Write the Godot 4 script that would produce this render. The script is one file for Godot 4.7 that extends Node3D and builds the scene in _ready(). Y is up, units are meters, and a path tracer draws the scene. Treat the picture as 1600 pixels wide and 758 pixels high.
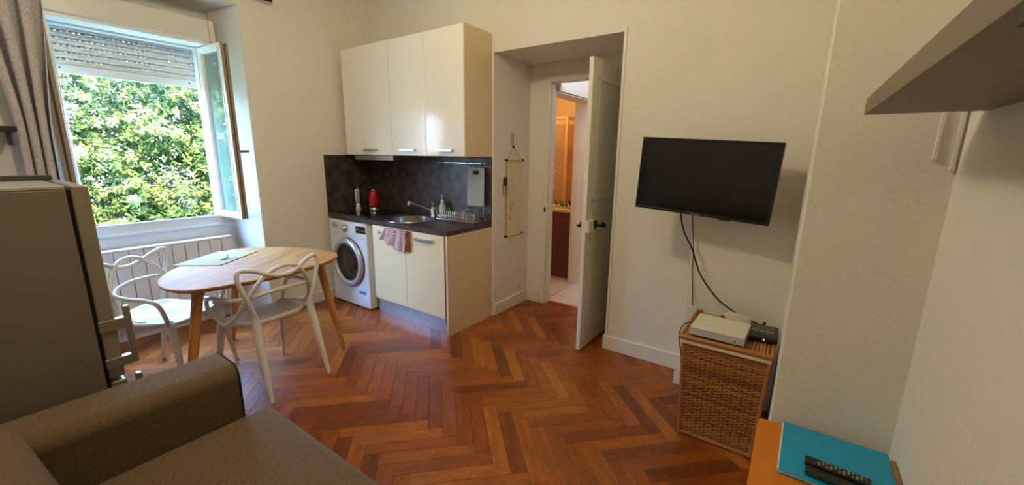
extends Node3D

# ------------------------------------------------------------------ mesh builder
class G:
	var v := PackedVector3Array()
	var n := PackedVector3Array()
	var uv := PackedVector2Array()
	var t := Transform3D()
	func tri(a: Vector3, b: Vector3, c: Vector3, na: Vector3, nb: Vector3, nc: Vector3, ua := Vector2.ZERO, ub := Vector2.ZERO, uc := Vector2.ZERO) -> void:
		a = t * a; b = t * b; c = t * c
		na = (t.basis * na).normalized(); nb = (t.basis * nb).normalized(); nc = (t.basis * nc).normalized()
		if (b - a).cross(c - a).dot(na + nb + nc) > 0.0:
			v.append(a); v.append(c); v.append(b); n.append(na); n.append(nc); n.append(nb); uv.append(ua); uv.append(uc); uv.append(ub)
		else:
			v.append(a); v.append(b); v.append(c); n.append(na); n.append(nb); n.append(nc); uv.append(ua); uv.append(ub); uv.append(uc)
	func quad(a: Vector3, b: Vector3, c: Vector3, d: Vector3, nn: Vector3, ua := Vector2(0, 0), ub := Vector2(1, 0), uc := Vector2(1, 1), ud := Vector2(0, 1)) -> void:
		tri(a, b, c, nn, nn, nn, ua, ub, uc)
		tri(a, c, d, nn, nn, nn, ua, uc, ud)
	func squad(a: Vector3, b: Vector3, c: Vector3, d: Vector3, na: Vector3, nb: Vector3, nc: Vector3, nd: Vector3, ua := Vector2(0, 0), ub := Vector2(1, 0), uc := Vector2(1, 1), ud := Vector2(0, 1)) -> void:
		tri(a, b, c, na, nb, nc, ua, ub, uc)
		tri(a, c, d, na, nc, nd, ua, uc, ud)
	# rounded box between two corners
	func box(lo: Vector3, hi: Vector3, r := 0.0015, k := 1) -> void:
		var c := (lo + hi) * 0.5
		var h := ((hi - lo) * 0.5).abs()
		r = minf(r, minf(h.x, minf(h.y, h.z)) * 0.98)
		var q := h - Vector3(r, r, r)
		for ax in 3:
			for s in [-1.0, 1.0]:
				var a1 := (ax + 1) % 3
				var a2 := (ax + 2) % 3
				var l1 := _steps(q[a1], r, k)
				var l2 := _steps(q[a2], r, k)
				for i in l1.size() - 1:
					for j in l2.size() - 1:
						var ps := []
						var ns := []
						var us := []
						for ij in [[i, j], [i + 1, j], [i + 1, j + 1], [i, j + 1]]:
							var p := Vector3()
							p[ax] = s * h[ax]; p[a1] = l1[ij[0]]; p[a2] = l2[ij[1]]
							var core := Vector3(clampf(p.x, -q.x, q.x), clampf(p.y, -q.y, q.y), clampf(p.z, -q.z, q.z))
							var nn := (p - core).normalized()
							if nn == Vector3.ZERO:
								nn[ax] = s
							p = core + nn * r
							ps.append(p + c); ns.append(nn)
							us.append(Vector2(p.x, p.z) if ax == 1 else (Vector2(p.z, p.y) if ax == 0 else Vector2(p.x, p.y)))
						squad(ps[0], ps[1], ps[2], ps[3], ns[0], ns[1], ns[2], ns[3], us[0], us[1], us[2], us[3])
	func _steps(q: float, r: float, k: int) -> Array:
		var l := []
		for i in range(k, 0, -1): l.append(-q - r * tan(PI / 4 * i / k))
		l.append(-q)
		if q > 1e-6: l.append(q)
		for i in range(1, k + 1): l.append(q + r * tan(PI / 4 * i / k))
		return l
	# tube through points with a radius for each (or one)
	func tube(pts: Array, rad, sides := 8, smooth := 0, flat := 1.0) -> void:
		var P: Array = pts
		var R := []
		for i in pts.size(): R.append(rad[i] if rad is Array else rad)
		if smooth > 0:
			var P2 := []
			var R2 := []
			for i in pts.size() - 1:
				var p0: Vector3 = pts[max(i - 1, 0)]
				var p1: Vector3 = pts[i]
				var p2: Vector3 = pts[i + 1]
				var p3: Vector3 = pts[min(i + 2, pts.size() - 1)]
				for k in smooth:
					var u := float(k) / smooth
					P2.append(p1.cubic_interpolate(p2, p0, p3, u)); R2.append(lerpf(R[i], R[i + 1], u))
			P2.append(pts[-1]); R2.append(R[-1])
			P = P2; R = R2
		var last := Vector3.UP
		var rings := []
		for i in P.size():
			var d: Vector3 = (P[min(i + 1, P.size() - 1)] - P[max(i - 1, 0)]).normalized()
			if i == 0 and absf(d.dot(last)) > 0.95: last = Vector3.RIGHT
			var e := (last - d * last.dot(d)).normalized()
			last = e
			var f := d.cross(e)
			var ring := []
			for k in sides + 1:
				var a := TAU * k / sides
				var nn := e * cos(a) + f * sin(a) * flat
				ring.append([P[i] + nn * R[i], (e * cos(a) * flat + f * sin(a)).normalized()])
			rings.append(ring)
		for i in P.size() - 1:
			for k in sides:
				var A = rings[i][k]; var B = rings[i + 1][k]; var C = rings[i + 1][k + 1]; var D = rings[i][k + 1]
				squad(A[0], B[0], C[0], D[0], A[1], B[1], C[1], D[1], Vector2(k, i) / 8.0, Vector2(k, i + 1) / 8.0, Vector2(k + 1, i + 1) / 8.0, Vector2(k + 1, i) / 8.0)
		for e2 in [[0, 1], [P.size() - 1, P.size() - 2]]:
			var nn: Vector3 = (P[e2[0]] - P[e2[1]]).normalized()
			for k in sides:
				tri(P[e2[0]], rings[e2[0]][k][0], rings[e2[0]][k + 1][0], nn, nn, nn)
	# profile of (radius, height) turned round the y axis at a centre; sharp corners by repeating a point
	func lathe(prof: Array, c: Vector3, sides := 24, sx := 1.0, sz := 1.0) -> void:
		for i in prof.size() - 1:
			var a: Vector2 = prof[i]
			var b: Vector2 = prof[i + 1]
			if a.is_equal_approx(b): continue
			var d := (b - a).normalized()
			var nn := Vector2(d.y, -d.x)
			var pa := nn
			var pb := nn
			if i > 0 and not prof[i - 1].is_equal_approx(a):
				var d0: Vector2 = (a - prof[i - 1]).normalized()
				if d0.dot(d) > 0.6: pa = (nn + Vector2(d0.y, -d0.x)).normalized()
			if i + 2 < prof.size() and not prof[i + 2].is_equal_approx(b):
				var d1: Vector2 = (prof[i + 2] - b).normalized()
				if d1.dot(d) > 0.6: pb = (nn + Vector2(d1.y, -d1.x)).normalized()
			for k in sides:
				var t0 := TAU * k / sides
				var t1 := TAU * (k + 1) / sides
				var r0 := Vector3(cos(t0) * sx, 0, sin(t0) * sz)
				var r1 := Vector3(cos(t1) * sx, 0, sin(t1) * sz)
				var up := Vector3.UP
				squad(c + r0 * a.x + up * a.y, c + r0 * b.x + up * b.y, c + r1 * b.x + up * b.y, c + r1 * a.x + up * a.y,
					r0 * pa.x + up * pa.y, r0 * pb.x + up * pb.y, r1 * pb.x + up * pb.y, r1 * pa.x + up * pa.y,
					Vector2(float(k) / sides, a.y), Vector2(float(k) / sides, b.y), Vector2(float(k + 1) / sides, b.y), Vector2(float(k + 1) / sides, a.y))
	# polygon in x, z extruded from y0 to y1, with a small chamfer on the top
	func prism(poly: PackedVector2Array, y0: float, y1: float, ch := 0.0, uvs := 1.0, uo := Vector2.ZERO, bottom := true) -> void:
		if Geometry2D.is_polygon_clockwise(poly): poly.reverse()
		var m := poly.size()
		var inner := poly
		if ch > 0.0:
			var off := Geometry2D.offset_polygon(poly, -ch, Geometry2D.JOIN_MITER)
			if off.size() == 1 and off[0].size() == m:
				inner = off[0]
				if Geometry2D.is_polygon_clockwise(inner): inner.reverse()
				var best := 0
				for i in m:
					if inner[i].distance_to(poly[0]) < inner[best].distance_to(poly[0]): best = i
				var rot := PackedVector2Array()
				for i in m: rot.append(inner[(i + best) % m])
				inner = rot
			else: ch = 0.0
		var idx := Geometry2D.triangulate_polygon(inner)
		for i in range(0, idx.size(), 3):
			var A := inner[idx[i]]; var B := inner[idx[i + 1]]; var C := inner[idx[i + 2]]
			tri(Vector3(A.x, y1, A.y), Vector3(B.x, y1, B.y), Vector3(C.x, y1, C.y), Vector3.UP, Vector3.UP, Vector3.UP, A * uvs + uo, B * uvs + uo, C * uvs + uo)
			if bottom:
				tri(Vector3(A.x, y0, A.y), Vector3(B.x, y0, B.y), Vector3(C.x, y0, C.y), Vector3.DOWN, Vector3.DOWN, Vector3.DOWN, A * uvs, B * uvs, C * uvs)
		for i in m:
			var a := poly[i]; var b := poly[(i + 1) % m]
			var e := (b - a).normalized()
			var nn := Vector3(e.y, 0, -e.x)
			quad(Vector3(a.x, y0, a.y), Vector3(b.x, y0, b.y), Vector3(b.x, y1 - ch, b.y), Vector3(a.x, y1 - ch, a.y), nn, a * uvs + uo, b * uvs + uo, b * uvs + uo, a * uvs + uo)
			if ch > 0.0:
				var a2 := inner[i]; var b2 := inner[(i + 1) % m]
				quad(Vector3(a.x, y1 - ch, a.y), Vector3(b.x, y1 - ch, b.y), Vector3(b2.x, y1, b2.y), Vector3(a2.x, y1, a2.y), (nn + Vector3.UP).normalized(), a * uvs + uo, b * uvs + uo, b2 * uvs + uo, a2 * uvs + uo)
	# smooth surface through a grid of points [row][column]
	func grid(P: Array, us := 1.0, vs := 1.0, flip := 1.0) -> void:
		var R := P.size()
		var C: int = P[0].size()
		var N := []
		for i in R:
			var row := []
			for j in C:
				var du: Vector3 = P[i][min(j + 1, C - 1)] - P[i][max(j - 1, 0)]
				var dv: Vector3 = P[min(i + 1, R - 1)][j] - P[max(i - 1, 0)][j]
				row.append(du.cross(dv).normalized() * flip)
			N.append(row)
		for i in R - 1:
			for j in C - 1:
				squad(P[i][j], P[i][j + 1], P[i + 1][j + 1], P[i + 1][j], N[i][j], N[i][j + 1], N[i + 1][j + 1], N[i + 1][j],
					Vector2(us * j / (C - 1), vs * i / (R - 1)), Vector2(us * (j + 1) / (C - 1), vs * i / (R - 1)), Vector2(us * (j + 1) / (C - 1), vs * (i + 1) / (R - 1)), Vector2(us * j / (C - 1), vs * (i + 1) / (R - 1)))
	# a sheet of the given thickness through a grid
	func sheet(P: Array, th: float, us := 1.0, vs := 1.0) -> void:
		grid(P, us, vs, 1.0)
		var Q := []
		var R := P.size()
		var C: int = P[0].size()
		for i in R:
			var row := []
			for j in C:
				var du: Vector3 = P[i][min(j + 1, C - 1)] - P[i][max(j - 1, 0)]
				var dv: Vector3 = P[min(i + 1, R - 1)][j] - P[max(i - 1, 0)][j]
				row.append(P[i][j] - du.cross(dv).normalized() * th)
			Q.append(row)
		grid(Q, us, vs, -1.0)
		for j in C - 1:
			for i in [0, R - 1]:
				var nn: Vector3 = (P[i][j] - P[(1 if i == 0 else R - 2)][j]).normalized()
				quad(P[i][j], P[i][j + 1], Q[i][j + 1], Q[i][j], nn)
		for i in R - 1:
			for j in [0, C - 1]:
				var nn: Vector3 = (P[i][j] - P[i][(1 if j == 0 else C - 2)]).normalized()
				quad(P[i][j], P[i + 1][j], Q[i + 1][j], Q[i][j], nn)
	func mesh(m: Material) -> ArrayMesh:
		var a := []
		a.resize(Mesh.ARRAY_MAX)
		a[Mesh.ARRAY_VERTEX] = v; a[Mesh.ARRAY_NORMAL] = n; a[Mesh.ARRAY_TEX_UV] = uv
		var me := ArrayMesh.new()
		me.add_surface_from_arrays(Mesh.PRIMITIVE_TRIANGLES, a)
		me.surface_set_material(0, m)
		return me

# ------------------------------------------------------------------ helpers
var rng := RandomNumberGenerator.new()
var taken := {}
func numbered(s: String) -> String:
	if not taken.has(s):
		taken[s] = 0
		return s
	taken[s] += 1
	return "%s_%03d" % [s, taken[s]]
func tag(o: Node3D, label: String, category: String, group := "") -> Node3D:
	o.set_meta("label", label); o.set_meta("category", category)
	if group != "": o.set_meta("group", group)
	return o
func thing(called: String, label: String, category: String, at := Vector3.ZERO, turn := 0.0, group := "") -> Node3D:
	var o := Node3D.new()
	o.name = numbered(called); add_child(o)
	o.position = at; o.rotation.y = turn
	return tag(o, label, category, group)
func base_struct(called: String) -> Node3D:
	var o := Node3D.new()
	o.name = numbered(called); add_child(o); o.set_meta("kind", "structure")
	return o
func obj(called: String, g: G, m: Material, parent: Node3D = null, label := "") -> MeshInstance3D:
	var o := MeshInstance3D.new()
	o.mesh = g.mesh(m)
	o.name = numbered(called) if parent == null else called
	(self if parent == null else parent).add_child(o, true)
	if label != "": o.set_meta("label", label)
	return o
func struct(called: String, g: G, m: Material, parent: Node3D = null) -> MeshInstance3D:
	var o := obj(called, g, m, parent)
	if parent == null: o.set_meta("kind", "structure")
	return o
func gl(root: Node3D = null) -> G:      # geometry written in the scene's axes, kept in the thing's own
	var g := G.new()
	if root: g.t = root.transform.affine_inverse()
	return g
func bx(root: Node3D, lo: Vector3, hi: Vector3, r := 0.0015, k := 1) -> G:
	var g := gl(root)
	g.box(lo, hi, r, k)
	return g
func V(x: float, y: float, z: float) -> Vector3: return Vector3(x, y, z)
func mat(r: int, g: int, b: int, rough := 0.6, metal := 0.0, spec := 0.5) -> StandardMaterial3D:
	var m := StandardMaterial3D.new()
	m.albedo_color = Color8(r, g, b); m.roughness = rough; m.metallic = metal; m.metallic_specular = spec
	return m
func noise_img(w: int, h: int, freq: float, oct: int, sd: int) -> Image:
	var f := FastNoiseLite.new()
	f.seed = sd; f.frequency = freq; f.fractal_octaves = oct; f.noise_type = FastNoiseLite.TYPE_SIMPLEX_SMOOTH
	var im := f.get_seamless_image(w, h)
	im.convert(Image.FORMAT_RGB8)
	return im
func tint_tex(im: Image, a: Color, b: Color) -> ImageTexture:
	var o := Image.create(im.get_width(), im.get_height(), false, Image.FORMAT_RGB8)
	for y in im.get_height():
		for x in im.get_width():
			o.set_pixel(x, y, a.lerp(b, im.get_pixel(x, y).r))
	return ImageTexture.create_from_image(o)
func rough_wall(m: StandardMaterial3D, tex: Texture2D, sc: float, cm: float) -> StandardMaterial3D:
	m.heightmap_enabled = true; m.heightmap_texture = tex; m.heightmap_scale = cm
	m.uv1_triplanar = true; m.uv1_world_triplanar = true; m.uv1_scale = Vector3(sc, sc, sc)
	return m
func textmesh(s: String, size: float, m: Material, xf: Transform3D, parent: Node3D, called := "lettering") -> void:
	var tm := TextMesh.new()
	var f := SystemFont.new()
	f.font_names = PackedStringArray(["Droid Sans"])
	tm.font = f; tm.text = s; tm.font_size = 32; tm.pixel_size = size / 32.0; tm.depth = 0.0006
	tm.material = m
	var o := MeshInstance3D.new()
	o.mesh = tm; o.name = called
	parent.add_child(o, true)
	o.transform = parent.transform.affine_inverse() * xf

const YAW := 0.60505
const PITCH := -0.210706877
const ROLL := 0.0133376
const FOCAL := 638.44
var cam: Camera3D

func _ready() -> void:
	rng.seed = 7
	# ---------------------------------------------------------------- camera, sky, sun, exposure
	cam = Camera3D.new()
	cam.name = "camera"; add_child(cam)
	cam.position = Vector3(0, 1.5, 0)
	cam.rotation = Vector3(PITCH, YAW, ROLL)
	cam.fov = rad_to_deg(2.0 * atan(379.0 / FOCAL))
	cam.near = 0.02; cam.far = 200.0
	var we := WorldEnvironment.new()
	we.name = "environment"
	var env := Environment.new()
	env.background_mode = Environment.BG_SKY
	var sky := Sky.new()
	var sm := ProceduralSkyMaterial.new()
	sm.sky_top_color = Color(0.56, 0.75, 1.0); sm.sky_horizon_color = Color(0.83, 0.915, 1.0)
	sm.ground_bottom_color = Color(0.30, 0.32, 0.28); sm.ground_horizon_color = Color(0.55, 0.58, 0.55)
	sm.sky_energy_multiplier = 1.0; sm.ground_energy_multiplier = 1.0
	sky.sky_material = sm
	env.sky = sky
	env.background_energy_multiplier = 70.0
	env.tonemap_mode = Environment.TONE_MAPPER_LINEAR
	env.tonemap_exposure = 1.25
	env.sdfgi_enabled = true; env.ssao_enabled = true; env.ssil_enabled = true
	we.environment = env
	add_child(we)
	var sun := DirectionalLight3D.new()
	sun.name = "sun"; add_child(sun)
	sun.light_color = Color(1.0, 0.93, 0.78); sun.light_energy = 22.0; sun.light_angular_distance = 0.6; sun.shadow_enabled = true
	sun.look_at_from_position(Vector3.ZERO, Vector3(-0.62, -0.75, -0.22))
	make_materials()
	build_shell()
	build_window()
	build_floor()
	build_hall()
	build_door()
	build_kitchen()
	build_counter_things()
	build_table()
	build_chairs()
	build_sofa()
	build_fridge()
	build_tv()
	build_basket()
	build_side_table()
	build_wall_things()
	build_lamp()
	build_outside()

var M := {}
func make_materials() -> void:
	var fine := ImageTexture.create_from_image(noise_img(256, 256, 0.05, 4, 3))
	M.noise = fine
	M.wall = rough_wall(mat(230, 225, 212, 0.75, 0, 0.3), fine, 3.0, 0.08)
	M.ceiling = rough_wall(mat(238, 234, 226, 0.85, 0, 0.3), fine, 3.0, 0.05)
	M.trim = mat(228, 222, 208, 0.42)
	M.reveal = rough_wall(mat(232, 232, 230, 0.6, 0, 0.3), fine, 3.0, 0.05)
	M.white = mat(236, 236, 234, 0.35)
	M.pvc = mat(238, 240, 240, 0.3)
	M.taupe = mat(150, 132, 108, 0.5)
	M.gasket = mat(70, 58, 44, 0.7)
	M.shutter = mat(222, 219, 212, 0.5)
	M.shutter.backlight_enabled = true; M.shutter.backlight = Color(0.3, 0.3, 0.29)
	M.chrome = mat(205, 205, 205, 0.16, 1.0)
	M.steel = mat(170, 168, 164, 0.3, 1.0)
	M.darksteel = mat(96, 92, 88, 0.35, 0.9)
	M.black = mat(14, 14, 14, 0.45)
	M.iron = mat(26, 24, 23, 0.5, 0.4)
	M.cable = mat(12, 13, 22, 0.5)
	M.gap = mat(40, 34, 26, 0.9)
	var gl_ := mat(250, 246, 236, 0.13, 0.0, 0.24)
	M.gloss = gl_
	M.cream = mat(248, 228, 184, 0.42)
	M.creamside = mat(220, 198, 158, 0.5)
	# dark stone-look worktop
	var st := noise_img(512, 512, 0.012, 5, 11)
	M.counter = mat(255, 255, 255, 0.36, 0.0, 0.32)
	M.counter.albedo_texture = tint_tex(st, Color8(48, 40, 38), Color8(92, 82, 78))
	M.counter.uv1_triplanar = true; M.counter.uv1_world_triplanar = true; M.counter.uv1_scale = Vector3(1.2, 1.2, 1.2)
	# wood grain, long way along u
	var wg := noise_img(64, 256, 0.035, 4, 21)
	wg.resize(1024, 256, Image.INTERPOLATE_CUBIC)
	var wf := noise_img(128, 512, 0.11, 3, 22)
	wf.resize(1024, 256, Image.INTERPOLATE_CUBIC)
	var wi := Image.create(1024, 256, false, Image.FORMAT_RGB8)
	for y in 256:
		for x in 1024:
			var q := clampf(wg.get_pixel(x, y).r * 0.55 + wf.get_pixel(x, y).r * 0.45, 0, 1)
			var c := 0.84 + 0.16 * smoothstep(0.25, 0.7, q)
			wi.set_pixel(x, y, Color(c, c * (0.985), c * 0.96))
	M.grain = ImageTexture.create_from_image(wi)
	M.planks = []
	for c in [[156, 81, 25], [146, 73, 22], [166, 91, 31], [134, 65, 20], [150, 77, 25], [160, 85, 25], [122, 58, 18], [176, 100, 35]]:
		var m := mat(c[0], c[1], c[2], 0.34, 0.0, 0.45)
		m.albedo_texture = M.grain
		m.heightmap_enabled = true; m.heightmap_texture = M.grain; m.heightmap_scale = 0.025
		M.planks.append(m)
	M.subfloor = mat(30, 18, 10, 0.9)
	M.tablewood = mat(186, 132, 70, 0.6, 0.0, 0.35)
	M.tablewood.albedo_texture = M.grain
	M.legwood = mat(196, 132, 66, 0.4)
	M.legwood.albedo_texture = M.grain
	M.orange = mat(204, 118, 8, 0.45)
		# woven cloths
	M.sofa = cloth(Color8(76, 60, 42), Color8(126, 104, 76), 9.0, 5)
	M.sofadark = cloth(Color8(80, 64, 48), Color8(128, 108, 84), 9.0, 6)
	M.curtain = cloth(Color8(158, 150, 152), Color8(228, 221, 222), 4.0, 9)
	M.curtain.uv1_triplanar = false
	M.curtain.uv1_scale = Vector3(4, 12, 1)
	M.chair = mat(226, 222, 214, 0.38)
	M.wicker = []
	for c in [[168, 108, 50], [146, 88, 38], [184, 124, 62], [124, 74, 32]]: M.wicker.append(mat(c[0], c[1], c[2], 0.5))
	M.glass = mat(235, 245, 242, 0.02)
	M.glass.transparency = BaseMaterial3D.TRANSPARENCY_ALPHA; M.glass.albedo_color.a = 0.08
	M.sashglass = mat(96, 128, 116, 0.02)
	M.sashglass.transparency = BaseMaterial3D.TRANSPARENCY_ALPHA; M.sashglass.albedo_color.a = 0.35
	M.fridge = mat(118, 106, 92, 0.5, 0.2)
	M.fridgedoor = mat(140, 128, 110, 0.4, 0.3)

func cloth(a: Color, b: Color, sc: float, sd: int) -> StandardMaterial3D:
	var nz := noise_img(256, 256, 0.03, 4, sd)
	var n2 := noise_img(256, 64, 0.16, 3, sd + 50)
	n2.resize(256, 256, Image.INTERPOLATE_CUBIC)
	var o := Image.create(256, 256, false, Image.FORMAT_RGB8)
	var hgt := Image.create(256, 256, false, Image.FORMAT_RGB8)
	for y in 256:
		for x in 256:
			var wv := 0.5 + 0.25 * sin(x * TAU / 6.4) * (1.0 if int(y / 3.2) % 2 == 0 else -1.0) + 0.15 * sin(y * TAU / 3.2)
			var q := clampf(nz.get_pixel(x, y).r * 0.3 + (n2.get_pixel(x, y).r - 0.5) * 0.9 + 0.3 + wv * 0.3 - 0.1, 0, 1)
			o.set_pixel(x, y, a.lerp(b, q))
			hgt.set_pixel(x, y, Color(q, q, q))
	var m := mat(255, 255, 255, 0.95, 0, 0.2)
	m.albedo_texture = ImageTexture.create_from_image(o)
	m.heightmap_enabled = true; m.heightmap_texture = ImageTexture.create_from_image(hgt); m.heightmap_scale = 0.06
	m.rim_enabled = true; m.rim = 0.25; m.rim_tint = 0.6
	m.uv1_triplanar = true; m.uv1_scale = Vector3(sc, sc, sc)
	return m

# ------------------------------------------------------------------ the room
const CEIL := 3.15
func pz(a: Array) -> PackedVector2Array:
	var p := PackedVector2Array()
	for q in a: p.append(Vector2(q[0], q[1]))
	return p
func build_shell() -> void:
	# window side: thick outer wall with a splayed niche
	var g := G.new()
	g.prism(pz([[-3.9, -1.70], [-4.25, -1.62], [-4.45, -1.60], [-4.45, -3.07], [-3.9, -3.07]]), 0, CEIL)
	struct("wall_window", g, M.wall)
	g = G.new()
	g.prism(pz([[-3.9, -0.42], [-3.9, 1.05], [-4.45, 1.05], [-4.45, -0.55], [-4.25, -0.50]]), 0, CEIL)
	struct("wall_window_side", g, M.wall)
	g = G.new()
	g.prism(pz([[-3.9, -0.42], [-4.25, -0.50], [-4.45, -0.55], [-4.45, -1.60], [-4.25, -1.62], [-3.9, -1.70]]), 2.655, CEIL)
	struct("wall_lintel", g, M.wall)
	g = G.new()
	g.box(V(-4.45, 0, -1.66), V(-4.252, 0.86, -0.48), 0.0)
	struct("wall_niche", g, M.reveal)
	g = G.new()
	g.box(V(-4.45, 2.41, -1.66), V(-4.30, 2.70, -0.46), 0.0)
	struct("wall_niche_top", g, M.reveal)
	g = G.new()
	g.prism(pz([[-3.905, -1.697], [-4.252, -1.616], [-4.252, -1.63], [-3.905, -1.71]]), 0.0, 2.655)
	g.prism(pz([[-3.905, -0.423], [-4.252, -0.504], [-4.252, -0.49], [-3.905, -0.41]]), 0.0, 2.655)
	struct("trim_reveal", g, M.reveal)
	# kitchen side, alcove and television side
	g = G.new()
	g.box(V(-3.9, 0, -3.62), V(-2.225, CEIL, -2.915), 0.0)
	struct("wall_kitchen", g, M.wall)
	g = G.new()
	g.box(V(-2.225, 2.335, -3.5), V(-1.10, CEIL, -2.915), 0.0)
	g.box(V(-2.225, 0, -3.62), V(-2.06, 2.335, -3.5), 0.0)
	g.box(V(-2.06, 2.17, -3.62), V(-1.22, 2.335, -3.5), 0.0)
	g.box(V(-1.22, 0, -3.62), V(-1.10, 2.335, -3.5), 0.0)
	struct("wall_alcove", g, M.wall)
	g = G.new()
	g.box(V(-1.10, 0, -3.62), V(0.55, CEIL, -2.915), 0.0)
	struct("wall_television", g, M.wall)
	g = G.new()
	g.box(V(-0.502, 0, -2.93), V(0.06, CEIL, -2.715), 0.004)
	struct("wall_chimney", g, M.wall)
	g = G.new()
	g.box(V(0.03, 0, -2.93), V(0.55, CEIL, -1.8), 0.006)
	struct("wall_pillar", g, M.wall)
	g = G.new()
	g.box(V(0.388, 0, -1.85), V(0.55, CEIL, 1.05), 0.0)
	struct("wall_right", g, M.wall)
	g = G.new()
	g.box(V(-4.0, 0, 0.9), V(0.55, CEIL, 1.05), 0.0)
	struct("wall_back", g, M.wall)
	g = G.new()
	g.box(V(-4.45, CEIL, -3.62), V(0.55, CEIL + 0.2, 1.05), 0.0)
	struct("ceiling", g, M.ceiling)
	struct("trim_corner", bx(null, V(-1.106, 0.115, -2.925), V(-1.084, 2.365, -2.907), 0.004, 2), M.trim)
	# baseboards
	var bb := func(called: String, lo: Vector3, hi: Vector3) -> void: struct(called, bx(null, lo, hi, 0.004, 1), M.trim)
	bb.call("baseboard_television", V(-1.115, 0, -2.93), V(-0.5, 0.115, -2.897))
	bb.call("baseboard_television_return", V(-1.118, 0, -2.99), V(-1.095, 0.115, -2.898))
	bb.call("baseboard_chimney", V(-0.522, 0, -2.73), V(0.03, 0.115, -2.697))
	bb.call("baseboard_chimney_return", V(-0.524, 0, -2.91), V(-0.50, 0.115, -2.70))
	bb.call("baseboard_alcove", V(-2.24, 0, -3.49), V(-2.207, 0.115, -2.93))
	bb.call("baseboard_alcove_back", V(-2.215, 0, -3.52), V(-2.075, 0.112, -3.482))
	bb.call("baseboard_window", V(-3.92, 0, -2.32), V(-3.88, 0.105, -1.705))
	bb.call("baseboard_right", V(0.374, 0, -1.2), V(0.40, 0.10, 0.9))

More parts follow.
